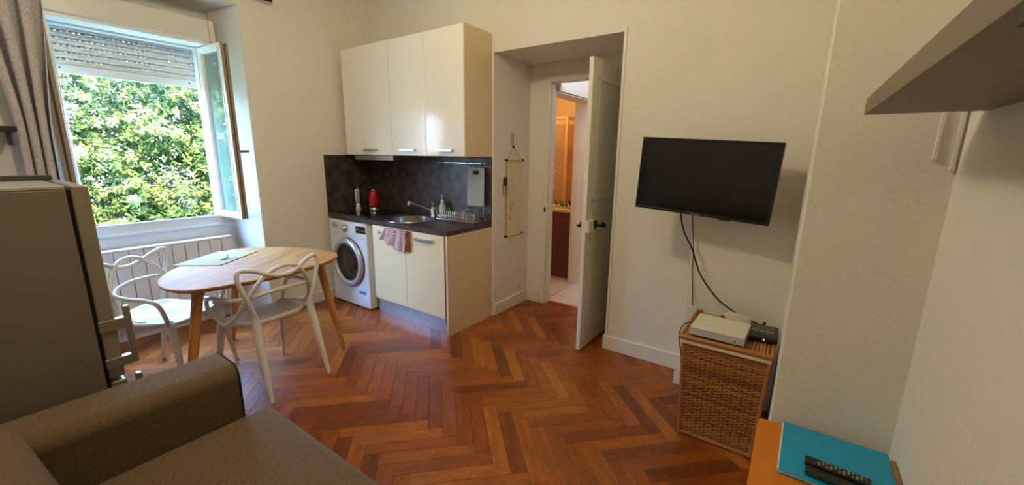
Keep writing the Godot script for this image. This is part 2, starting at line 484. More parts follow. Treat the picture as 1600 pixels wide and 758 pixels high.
# ------------------------------------------------------------------ window, shutter, curtain, radiator
func build_window() -> void:
	var w := base_struct("window_1")
	var g := G.new()
	g.box(V(-4.33, 0.86, -1.535), V(-4.262, 0.93, -0.62), 0.004)
	g.box(V(-4.33, 2.33, -1.535), V(-4.262, 2.41, -0.62), 0.004)
	g.box(V(-4.33, 0.93, -0.665), V(-4.262, 2.33, -0.62), 0.004)
	g.box(V(-4.33, 0.93, -1.535), V(-4.262, 2.33, -1.49), 0.004)
	g.box(V(-4.29, 0.86, -0.62), V(-4.25, 2.41, -0.49), 0.003)
	g.box(V(-4.29, 0.86, -1.63), V(-4.25, 2.41, -1.535), 0.003)
	g.box(V(-4.262, 0.925, -1.50), V(-4.25, 0.94, -0.66), 0.002)
	g.box(V(-4.275, 0.93, -1.08), V(-4.255, 0.94, -1.04), 0.002)
	struct("window_frame", g, M.pvc, w)
	g = G.new()
	g.box(V(-4.30, 0.845, -1.62), V(-4.235, 0.865, -0.50), 0.004)
	struct("window_sill", g, M.pvc, w)
	# opened sashes
	make_sash(w, V(-4.245, 0, -1.495), V(-3.842, 0, -1.512), -1.0)
	make_sash(w, V(-4.245, 0, -0.66), V(-3.85, 0, -0.588), 1.0)
	# roller shutter outside the glass
	var s := thing("roller_shutter", "half raised grey roller shutter hanging outside the open window", "shutter", V(-4.40, 2.03, -1.08))
	for i in 9:
		var y := 2.086 + i * 0.047
		var sg := gl(s)
		var prof := []
		for k in 7:
			var a := -1.15 + 2.3 * k / 6.0
			prof.append([-4.40 + 0.009 * cos(a), y + 0.019 + 0.019 * sin(a)])
		for k in 6:
			var p0 = prof[k]; var p1 = prof[k + 1]
			var nn := Vector3(1, ((k + 0.5) / 6.0 - 0.5) * 1.6, 0).normalized()
			sg.quad(V(p0[0], p0[1], -1.53), V(p1[0], p1[1], -1.53), V(p1[0], p1[1], -0.63), V(p0[0], p0[1], -0.63), nn)
		sg.box(V(-4.406, y, -1.53), V(-4.398, y + 0.038, -0.63), 0.001)
		# link strip with light slots between two slats
		sg.box(V(-4.402, y + 0.0405, -1.53), V(-4.399, y + 0.0475, -0.63), 0.0)
		var z := -0.63
		while z > -1.52:
			sg.box(V(-4.402, y + 0.037, z - 0.020), V(-4.399, y + 0.0475, z), 0.0)
			z -= 0.030
		obj("slat", sg, M.shutter, s)
	obj("end_bar", bx(s, V(-4.412, 2.03, -1.53), V(-4.388, 2.088, -0.63), 0.003), M.white, s, "white bottom bar of the shutter")
	for zz in [-0.70, -1.46]:
		var sc := gl(s)
		sc.tube([V(-4.389, 2.066, zz), V(-4.384, 2.066, zz)], 0.006, 8)
		obj("screw", sc, M.darksteel, s)
	for q in [[-1.565, -1.53], [-0.63, -0.595]]: obj("guide_rail", bx(s, V(-4.43, 0.9, q[0]), V(-4.37, 2.5, q[1]), 0.003), M.shutter, s)
	# shutter box inside, over the window
	var b := thing("shutter_box", "long white shutter box above the open window", "shutter box", V(-4.17, 2.36, -1.03))
	obj("body", bx(b, V(-4.26, 2.365, -1.545), V(-4.08, 2.535, -0.50), 0.012, 2), mat(222, 216, 204, 0.3), b)
	obj("end_cap", bx(b, V(-4.262, 2.363, -1.585), V(-4.078, 2.537, -1.545), 0.014, 2), mat(222, 216, 204, 0.3), b)
	obj("bottom_strip", bx(b, V(-4.255, 2.343, -1.56), V(-4.09, 2.366, -0.50), 0.004), M.pvc, b)
	# radiator under the sill
	var r := thing("radiator", "white panel radiator with vertical sections under the window", "radiator", V(-4.2, 0.0, -1.1))
	var x1 := -4.15
	for i in 10:
		var z0 := -0.655 - i * 0.0885
		obj("radiator_section", bx(r, V(-4.225, 0.14, z0 - 0.0855), V(x1, 0.742, z0), 0.006, 1), M.white, r)
	g = gl(r)
	g.box(V(-4.228, 0.743, -1.542), V(x1 + 0.003, 0.757, -0.652), 0.003)
	for i in 29: g.box(V(-4.215, 0.756, -0.662 - i * 0.0302), V(-4.165, 0.7585, -0.676 - i * 0.0302), 0.001)
	obj("top_grille", g, M.white, r)
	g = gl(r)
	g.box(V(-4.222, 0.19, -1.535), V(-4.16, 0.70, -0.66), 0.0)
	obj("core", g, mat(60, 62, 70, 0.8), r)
	for z in [-0.8, -1.4]: obj("bracket", bx(r, V(-4.2515, 0.2, z - 0.02), V(-4.2, 0.65, z + 0.02), 0.002), M.white, r)
	g = gl(r)
	g.tube([V(-4.19, 0.16, -1.57), V(-4.19, 0.0, -1.57)], 0.009, 8)
	g.tube([V(-4.19, 0.18, -1.52), V(-4.19, 0.16, -1.57)], 0.012, 8)
	obj("pipe", g, M.white, r)
	# curtain and rod
	var c := thing("curtain", "mottled grey mauve curtain bunched at the left of the window", "curtain", V(-3.81, 0.1, -0.5))
	var P := []
	for i in 28:
		var y := 2.70 - 2.6 * i / 27.0
		var row := []
		var q := smoothstep(2.6, 1.5, y)
		for j in 73:
			var s01 := j / 72.0
			var zl := lerpf(-0.30, -0.385, q)
			var zr := lerpf(-0.600, -0.518, q)
			row.append(V(-3.81 + 0.032 * sin(s01 * TAU * 3.0 + 0.6 + 0.5 * q) + 0.010 * sin(y * 3.0 + j * 0.3), y, lerpf(zl, zr, s01) + 0.010 * sin(s01 * TAU * 3.0 * 2.0 + 1.3) + 0.008 * sin(y * 2.2)))
		P.append(row)
	g = gl(c)
	g.sheet(P, 0.003, 1.0, 1.0)
	obj("cloth", g, M.curtain, c)
	var rod := thing("curtain_rod", "black curtain rod end above the right window corner", "curtain rod", V(-3.82, 2.74, -0.9))
	g = gl(rod)
	g.tube([V(-3.82, 2.745, 0.2), V(-3.82, 2.745, -1.86)], 0.011, 10)
	obj("pole", g, M.iron, rod)
	g = gl(rod)
	g.tube([V(-3.82, 2.745, -1.86), V(-3.82, 2.742, -1.875), V(-3.82, 2.742, -1.935)], [0.011, 0.018, 0.016], 10)
	obj("finial", g, M.iron, rod)
	for z in [0.1, -1.8]:
		g = gl(rod)
		g.tube([V(-3.90, 2.745, z), V(-3.82, 2.745, z)], 0.007, 8)
		g.tube([V(-3.901, 2.745, z), V(-3.895, 2.745, z)], 0.022, 12)
		obj("bracket", g, M.iron, rod)

func make_sash(w: Node3D, h: Vector3, f: Vector3, side: float) -> void:
	var s := Node3D.new()
	s.name = "sash"
	w.add_child(s, true)
	var d := f - h
	var len := d.length()
	# local: x from the hinge to the free edge, z away from the outer face
	s.transform = Transform3D(Basis(d.normalized(), Vector3.UP, d.normalized().cross(Vector3.UP)), h)
	var z0 := -0.056 if side < 0 else 0.0
	var z1 := 0.0 if side < 0 else 0.056
	# outer face of the right sash looks to +z of the room
	var y0 := 0.935
	var y1 := 2.335
	var fr := 0.05
	var g := G.new()
	g.box(V(0, y0, z0), V(fr, y1, z1), 0.004)
	g.box(V(len - fr, y0, z0), V(len, y1, z1), 0.004)
	g.box(V(fr, y0, z0), V(len - fr, y0 + fr, z1), 0.004)
	g.box(V(fr, y1 - fr, z0), V(len - fr, y1, z1), 0.004)
	for zz in [z0 - 0.006, z1]:
		g.box(V(0.03, y0 + 0.03, zz), V(0.04, y1 - 0.03, zz + 0.006), 0.002)
		g.box(V(len - 0.04, y0 + 0.03, zz), V(len - 0.03, y1 - 0.03, zz + 0.006), 0.002)
	struct("sash_frame", g, M.pvc, s)
	g = G.new()
	g.box(V(fr - 0.005, y0 + fr - 0.005, (z0 + z1) / 2 - 0.002), V(len - fr + 0.005, y1 - fr + 0.005, (z0 + z1) / 2 + 0.002), 0.0)
	struct("pane", g, M.sashglass, s)
	g = G.new()
	g.box(V(len - 0.001, y0 + 0.002, z0 + 0.002), V(len + 0.006, y1 - 0.002, z0 + 0.022), 0.001)
	g.box(V(len - 0.001, y0 + 0.002, z1 - 0.022), V(len + 0.012, y1 - 0.002, z1 - 0.002), 0.001)
	struct("edge_strip", g, M.taupe, s)
	g = G.new()
	g.box(V(len - 0.001, y0 + 0.01, z0 + 0.02), V(len + 0.003, y1 - 0.01, z1 - 0.02), 0.001)
	struct("seal", g, M.gasket, s)
	if side < 0:
		g = G.new()
		g.tube([V(len - 0.03, 1.5, z0), V(len - 0.03, 1.5, z0 - 0.045)], 0.011, 10)
		g.box(V(len - 0.042, 1.49, z0 - 0.058), V(len + 0.03, 1.512, z0 - 0.04), 0.006, 2)
		struct("handle", g, mat(150, 120, 84, 0.4, 0.6), s)

# ------------------------------------------------------------------ parquet
func build_floor() -> void:
	var fl := base_struct("floor")
	var g := G.new()
	g.box(V(-4.45, -0.2, -3.56), V(0.55, -0.016, 1.05), 0.0)
	struct("subfloor", g, M.subfloor, fl)
	var room := pz([[-3.905, 0.9], [-3.905, -0.42], [-4.255, -0.5], [-4.255, -1.62], [-3.905, -1.70], [-3.905, -2.92], [-2.225, -2.92], [-2.225, -3.50], [-2.06, -3.50], [-2.06, -3.545], [-1.22, -3.545], [-1.22, -3.5], [-1.10, -3.5], [-1.10, -2.92], [0.39, -2.92], [0.39, 0.9]])
	var W := 0.08
	var L := 0.48
	var a := Vector2(1, -1) / sqrt(2.0)
	var b := Vector2(1, 1) / sqrt(2.0)
	var P0 := Vector2(-1.744, -1.738)
	var list := []
	for r in range(-60, 60):
		for per in range(-9, 10):
			for kind in 2:
				# kind 0 lies along a, kind 1 along b
				var u0 := r * W + per * 12.0 * W
				var w0 := (r - 1) * W
				var c: Vector2
				if kind == 0: c = P0 + a * (u0 + L / 2) + b * (w0 + W / 2)
				else: c = P0 + a * (u0 + W / 2) + b * (w0 + W + L / 2)
				if c.x < -4.7 or c.x > 0.9 or c.y < -4.0 or c.y > 1.4: continue
				var ea := a if kind == 0 else b
				var eb := b if kind == 0 else -a
				var hl := L / 2 - 0.0006
				var hw := W / 2 - 0.0006
				var poly := PackedVector2Array([c - ea * hl - eb * hw, c + ea * hl - eb * hw, c + ea * hl + eb * hw, c - ea * hl + eb * hw])
				var cut := Geometry2D.intersect_polygons(poly, room)
				for p in cut:
					var area := 0.0
					for i in p.size(): area += p[i].cross(p[(i + 1) % p.size()])
					area = absf(area) / 2
					if area < 0.0006: continue
					var whole := area > W * L * 0.96
					var sc := screen(V(c.x, 0, c.y))
					var seen := sc.x > -40 and sc.x < 1640 and sc.y > -40 and sc.y < 800 and sc.z > 0
					if c.x < -2.3 and c.y < -2.45: seen = false
					if c.x > -1.9 and c.x < -0.3 and c.y > -0.55: seen = false
					if c.x < -2.2 and c.x > -2.6 and c.y > -0.2: seen = false
					if c.x > 0.05: seen = false
					list.append({"c": c, "e": ea, "f": eb, "p": p, "whole": whole, "near": sc.z, "seen": seen})
	list.sort_custom(func(x, y): return (x.seen and not y.seen) or (x.seen == y.seen and x.near < y.near))
	var shared := []
	for i in 6:
		var sg := G.new()
		sg.prism(PackedVector2Array([Vector2(-L / 2 + 0.0006, -W / 2 + 0.0006), Vector2(L / 2 - 0.0006, -W / 2 + 0.0006), Vector2(L / 2 - 0.0006, W / 2 - 0.0006), Vector2(-L / 2 + 0.0006, W / 2 - 0.0006)]), -0.014, 0.0, 0.0012, 1.6, Vector2(0.17 * i, 0.23 * i), false)
		var me := sg.mesh(null)
		shared.append(me)
	var rest := G.new()
	var count := 0
	for q in list:
		var tone: int = rng.randi() % M.planks.size()
		var va: int = rng.randi() % 6
		var dy := rng.randf_range(-0.0008, 0.0)
		var xf := Transform3D(Basis(V(q.e.x, 0, q.e.y), Vector3.UP, V(q.f.x, 0, q.f.y)), V(q.c.x, dy, q.c.y))
		xf.basis = xf.basis * Basis(Vector3.RIGHT, rng.randf_range(-0.0035, 0.0035)) * Basis(Vector3.BACK, rng.randf_range(-0.0012, 0.0012))
		if q.seen and count < 299:
			count += 1
			var o := MeshInstance3D.new()
			o.name = "floorboard"
			if q.whole: o.mesh = shared[va]
			else: o.mesh = plank_cut(q, va).mesh(null)
			o.transform = xf
			o.material_override = M.planks[tone]
			fl.add_child(o, true)
		else:
			var sg := plank_cut(q, va)
			for i in sg.v.size():
				rest.v.append(xf * sg.v[i]); rest.n.append(xf.basis * sg.n[i]); rest.uv.append(sg.uv[i])
	var ro := struct("floorboards", rest, M.planks[0], fl)
	ro.set_meta("kind", "stuff")

func plank_cut(q: Dictionary, va: int) -> G:
	var sg := G.new()
	var loc := PackedVector2Array()
	for p in q.p:
		var d: Vector2 = p - q.c
		loc.append(Vector2(d.dot(q.e), d.dot(q.f)))
	sg.prism(loc, -0.014, 0.0, 0.0012, 1.6, Vector2(0.17 * va, 0.23 * va), false)
	return sg

func screen(p: Vector3) -> Vector3:
	var q := cam.transform.affine_inverse() * p
	return Vector3(800 + FOCAL * q.x / -q.z, 379 - FOCAL * q.y / -q.z, -q.z)

# ------------------------------------------------------------------ hall and bathroom behind the door
func build_hall() -> void:
	var tl := mat(206, 200, 202, 0.25)
	var f := base_struct("floor_hall")
	var g := G.new()
	g.box(V(-4.0, -0.2, -6.0), V(-0.7, -0.012, -3.56), 0.0)
	struct("grout_bed", g, mat(88, 84, 84, 0.9), f)
	g = G.new()
	g.box(V(-2.06, -0.016, -3.60), V(-1.22, 0.006, -3.545), 0.003)
	struct("threshold", g, M.planks[1], f)
	var S := 0.32
	var tiles := []
	for i in range(-8, 9):
		for j in range(-8, 4):
			var c := Vector2(-1.90, -3.95) + Vector2(1, 0) * (i * S) + Vector2(0, 1) * (j * S)
			if c.x < -3.8 or c.x > -0.8 or c.y < -5.9 or c.y > -3.6: continue
			if c.x < -2.75: continue
			var z1 := minf(c.y + S / 2 - 0.003, -3.602)
			var tg := G.new()
			tg.box(V(c.x - S / 2 + 0.003, -0.012, c.y - S / 2 + 0.003), V(c.x + S / 2 - 0.003, 0.0, z1), 0.0015)
			struct("floor_tile", tg, tl, f)
	var hw := rough_wall(mat(222, 222, 226, 0.5), M.noise, 3.0, 0.04)
	g = G.new()
	g.box(V(-2.16, 2.10, -4.36), V(-2.0, 2.5, -3.62), 0.0)
	g.box(V(-2.16, 0, -6.0), V(-2.0, 2.27, -4.36), 0.0)
	struct("wall_hall_left", g, hw)
	g = G.new()
	g.box(V(-1.1, 0, -6.0), V(-0.95, 2.5, -3.62), 0.0)
	g.box(V(-2.0, 0, -6.0), V(-1.1, 2.5, -5.9), 0.0)
	struct("wall_hall_end", g, hw)
	g = G.new()
	g.box(V(-4.0, 2.5, -6.0), V(-0.95, 2.6, -3.62), 0.0)
	struct("ceiling_hall", g, M.ceiling)
	# bathroom door frame
	var d := base_struct("door_2")
	g = G.new()
	g.box(V(-1.985, 0, -4.42), V(-1.965, 2.17, -4.345), 0.004)
	g.box(V(-1.985, 2.10, -4.42), V(-1.965, 2.175, -3.622), 0.004)
	g.box(V(-2.165, 0, -4.362), V(-1.98, 2.10, -4.335), 0.003)
	g.box(V(-2.165, 2.085, -4.36), V(-1.98, 2.10, -3.622), 0.003)
	g.box(V(-2.0, 2.2, -5.9), V(-1.97, 2.27, -4.42), 0.006)
	struct("door_frame", g, M.trim, d)
	g = G.new()
	g.box(V(-2.0, 0, -5.9), V(-1.983, 0.10, -4.42), 0.004)
	struct("baseboard_hall", g, M.trim)
	# bathroom shell, tiled in warm beige up to door height
	var btile := mat(192, 136, 92, 0.35)
	g = G.new()
	g.box(V(-3.95, 0, -5.9), V(-3.8, 2.5, -3.62), 0.0)
	g.box(V(-3.95, 0, -6.0), V(-2.16, 2.5, -5.9), 0.0)
	struct("wall_bathroom", g, mat(226, 196, 150, 0.6))
	g = G.new()
	var xx := -3.8
	while xx < -2.2:
		var yy := 0.0
		while yy < 1.95:
			g.box(V(xx + 0.002, yy + 0.002, -5.9), V(minf(xx + 0.248, -2.165), yy + 0.328, -5.885), 0.002)
			yy += 0.33
		xx += 0.25
	var bt := struct("wall_tiles", g, btile)
	# shower cabin
	var s := thing("shower_cabin", "framed glass shower cabin in the orange lit bathroom", "shower", V(-3.1, 0, -5.2))
	var fm := mat(206, 176, 130, 0.35, 0.3)
	g = gl(s)
	g.box(V(-2.725, 0, -5.22), V(-2.68, 2.03, -5.18), 0.004)
	g.box(V(-3.78, 1.99, -5.22), V(-2.70, 2.035, -5.18), 0.004)
	g.box(V(-2.905, 0.06, -5.21), V(-2.885, 2.0, -5.19), 0.003)
	g.box(V(-2.745, 0, -5.88), V(-2.70, 2.03, -5.84), 0.004)
	g.box(V(-2.745, 1.99, -5.88), V(-2.70, 2.035, -5.18), 0.004)
	g.box(V(-3.78, 0.0, -5.22), V(-2.70, 0.06, -5.18), 0.004)
	obj("frame", g, fm, s)
	g = gl(s)
	g.box(V(-3.78, 0.06, -5.203), V(-2.745, 2.0, -5.197), 0.0)
	obj("glass_door", g, M.glass, s)
	g = gl(s)
	g.tube([V(-2.86, 1.29, -5.19), V(-2.86, 1.29, -5.14), V(-2.86, 1.06, -5.14), V(-2.86, 1.06, -5.19)], 0.012, 8)
	obj("handle", g, M.white, s)
	# vanity
	var v := thing("vanity_cabinet", "dark red brown bathroom vanity with pale stone top", "vanity", V(-2.5, 0, -4.65))
	obj("body", bx(v, V(-2.95, 0.0, -4.86), V(-2.17, 0.825, -4.42), 0.004), mat(96, 46, 32, 0.4), v)
	obj("plinth_line", bx(v, V(-2.94, 0.10, -4.424), V(-2.18, 0.112, -4.416), 0.001), mat(70, 34, 24, 0.5), v)
	obj("worktop", bx(v, V(-2.97, 0.825, -4.88), V(-2.165, 0.865, -4.40), 0.006, 2), mat(216, 184, 142, 0.3), v)
	var p := thing("trailing_plant", "green trailing plant lying on the bathroom vanity top", "plant", V(-2.35, 0.866, -4.55))
	g = gl(p)
	for i in 26:
		var at := V(-2.50 + rng.randf() * 0.31, 0.872 + rng.randf() * 0.045, -4.50 - rng.randf() * 0.12)
		var dr := Vector3(rng.randf_range(-1, 1), rng.randf_range(0.0, 0.9), rng.randf_range(-0.4, 1)).normalized()
		var sd := dr.cross(Vector3.UP).normalized() * 0.024
		var tip := at + dr * 0.09
		var md := at + dr * 0.045 + Vector3.UP * 0.004
		var nn := sd.cross(dr).normalized()
		g.tri(at, md + sd, tip, nn, nn, nn); g.tri(at, md - sd, tip, nn, nn, nn)
	obj("foliage", g, mat(70, 110, 46, 0.5), p).set_meta("kind", "stuff")
	g = gl(p)
	g.tube([V(-2.50, 0.872, -4.52), V(-2.40, 0.88, -4.56), V(-2.28, 0.872, -4.53), V(-2.2, 0.872, -4.56)], 0.004, 6, 4)
	obj("stem", g, mat(80, 96, 46, 0.6), p)
	# bits on the hall wall
	var h := thing("coat_peg", "brown wooden coat peg on the white hall wall", "coat hook", V(-1.99, 1.9, -4.5))
	obj("back_plate", bx(h, V(-2.0, 1.85, -4.49), V(-1.992, 2.0, -4.465), 0.002), mat(120, 74, 44, 0.5), h)
	g = gl(h)
	g.tube([V(-1.995, 1.92, -4.478), V(-1.93, 1.935, -4.478)], [0.012, 0.016], 10)
	obj("peg", g, mat(150, 96, 58, 0.5), h)
	var k := thing("key_hook", "small black hook plate on hall wall under the coat peg", "hook", V(-1.99, 1.7, -4.5))
	obj("plate", bx(k, V(-2.0, 1.71, -4.50), V(-1.985, 1.765, -4.45), 0.003), M.black, k)
	g = gl(k)
	g.tube([V(-1.985, 1.71, -4.475), V(-1.975, 1.65, -4.475), V(-1.955, 1.645, -4.475), V(-1.95, 1.67, -4.475)], 0.005, 6, 3)
	obj("hook", g, M.black, k)
	var sw := thing("light_switch", "white light switch on the hall wall beside door edge", "switch", V(-1.99, 1.2, -4.45))
	obj("plate", bx(sw, V(-2.0, 1.15, -4.51), V(-1.988, 1.28, -4.44), 0.003), mat(232, 232, 236, 0.3), sw)
	obj("rocker", bx(sw, V(-1.989, 1.18, -4.495), V(-1.982, 1.25, -4.455), 0.002), mat(240, 240, 240, 0.3), sw)
	# warm bathroom ceiling lamp
	var la := thing("bathroom_lamp", "warm round ceiling lamp inside the bathroom", "lamp", V(-2.8, 2.46, -4.6))
	g = gl(la)
	g.lathe([Vector2(0.0, 2.41), Vector2(0.08, 2.415), Vector2(0.115, 2.44), Vector2(0.12, 2.495), Vector2(0.0, 2.499)], V(-2.8, 0, -4.6), 20)
	var em := mat(255, 210, 140, 0.5)
	em.emission_enabled = true; em.emission = Color(1.0, 0.76, 0.44); em.emission_energy_multiplier = 2.0
	obj("shade", g, em, la)
	var l := OmniLight3D.new()
	l.name = "bulb"; la.add_child(l)
	l.position = Vector3(0, -0.01, 0); l.light_color = Color(1.0, 0.76, 0.44); l.light_energy = 0.72; l.light_size = 0.08; l.omni_range = 8.0; l.omni_attenuation = 2.0; l.shadow_enabled = true
	var ha := thing("hall_lamp", "round ceiling lamp of the entrance hall", "lamp", V(-1.55, 2.46, -4.9))
	g = gl(ha)
	g.lathe([Vector2(0.0, 2.41), Vector2(0.08, 2.415), Vector2(0.115, 2.44), Vector2(0.12, 2.495), Vector2(0.0, 2.499)], V(-1.55, 0, -4.9), 20)
	var em2 := mat(255, 235, 220, 0.5)
	em2.emission_enabled = true; em2.emission = Color(1.0, 0.9, 0.85); em2.emission_energy_multiplier = 1.5
	obj("shade", g, em2, ha)
	l = OmniLight3D.new()
	l.name = "bulb"; ha.add_child(l)
	l.position = Vector3(0, -0.01, 0); l.light_color = Color(1.0, 0.92, 0.86); l.light_energy = 0.26; l.light_size = 0.08; l.omni_range = 8.0; l.omni_attenuation = 2.0; l.shadow_enabled = true

# ------------------------------------------------------------------ alcove door
func build_door() -> void:
	var d := base_struct("door_1")
	var g := G.new()
	# casing on the alcove's back wall
	g.box(V(-2.06, 0, -3.60), V(-2.005, 2.17, -3.485), 0.004)
	g.box(V(-2.06, 2.165, -3.60), V(-1.22, 2.215, -3.485), 0.004)
	g.box(V(-1.222, 0, -3.60), V(-1.17, 2.17, -3.485), 0.004)
	g.box(V(-2.012, 0, -3.60), V(-1.995, 2.17, -3.53), 0.003)
	struct("door_frame", g, M.trim, d)
	g = G.new()
	g.box(V(-2.03, 0.955, -3.487), V(-2.012, 1.0, -3.478), 0.002)
	struct("strike_plate", g, M.iron, d)
	var L := base_struct("door_leaf")
	L.transform = Transform3D(Basis(Vector3.UP, -0.022), V(-1.243, 0, -3.485))
	var x0 := -0.0165
	var x1 := 0.0165
	var z0 := 0.0
	var z1 := 0.738
	g = G.new()
	g.box(V(x0, 0.006, z0), V(x1, 2.163, z1), 0.003)
	struct("panel", g, M.trim, L)
	g = G.new()
	for s in [x1, x0 - 0.009]:
		for r in [[0.14, 0.80], [0.87, 1.10], [1.17, 2.05]]:
			g.box(V(s, r[0], 0.08), V(s + 0.009, r[0] + 0.028, 0.66), 0.003)
			g.box(V(s, r[1] - 0.028, 0.08), V(s + 0.009, r[1], 0.66), 0.003)
			g.box(V(s, r[0], 0.08), V(s + 0.009, r[1], 0.108), 0.003)
			g.box(V(s, r[0], 0.632), V(s + 0.009, r[1], 0.66), 0.003)
	struct("moulding", g, M.trim, L)
	g = G.new()
	g.box(V(x1, 0.945, 0.655), V(x1 + 0.028, 1.035, z1 + 0.003), 0.003)
	g.box(V(x0 - 0.002, 0.955, z1 - 0.002), V(x1 + 0.02, 1.03, z1 + 0.004), 0.002)
	struct("rim_lock", g, mat(226, 218, 196, 0.4), L)
	for s in [1.0, -1.0]:
		g = G.new()
		var xs := x1 if s > 0 else x0
		var zc := 0.60 if s > 0 else 0.70
		g.lathe([Vector2(0.0, 0.0), Vector2(0.0, 0.0)], Vector3.ZERO, 3)
		g.box(V(minf(xs, xs + s * 0.006), 0.955, zc - 0.045), V(maxf(xs, xs + s * 0.006), 1.02, zc + 0.035), 0.002)
		g.tube([V(xs, 0.99, zc), V(xs + s * 0.045, 0.99, zc)], [0.010, 0.009], 10)
		g.tube([V(xs + s * 0.045, 0.99, zc + 0.012), V(xs + s * 0.05, 0.985, zc - 0.03), V(xs + s * 0.05, 0.985, zc - 0.06), V(xs + s * 0.048, 0.975, zc - 0.09), V(xs + s * 0.045, 0.978, zc - 0.11)], [0.010, 0.012, 0.020, 0.016, 0.004], 10, 4)
		for q in 5:
			g.tube([V(xs + s * 0.05, 0.985, zc - 0.05), V(xs + s * 0.056, 0.985 + 0.026 * cos(q * 1.25), zc - 0.055 + 0.03 * sin(q * 1.25))], [0.007, 0.004], 6)
		struct("handle", g, M.iron, L)
	g = G.new()
	for y in [0.25, 1.05, 1.9]: g.tube([V(x1 + 0.002, y, -0.004), V(x1 + 0.002, y + 0.09, -0.004)], 0.008, 8)
	struct("hinge", g, M.trim, L)

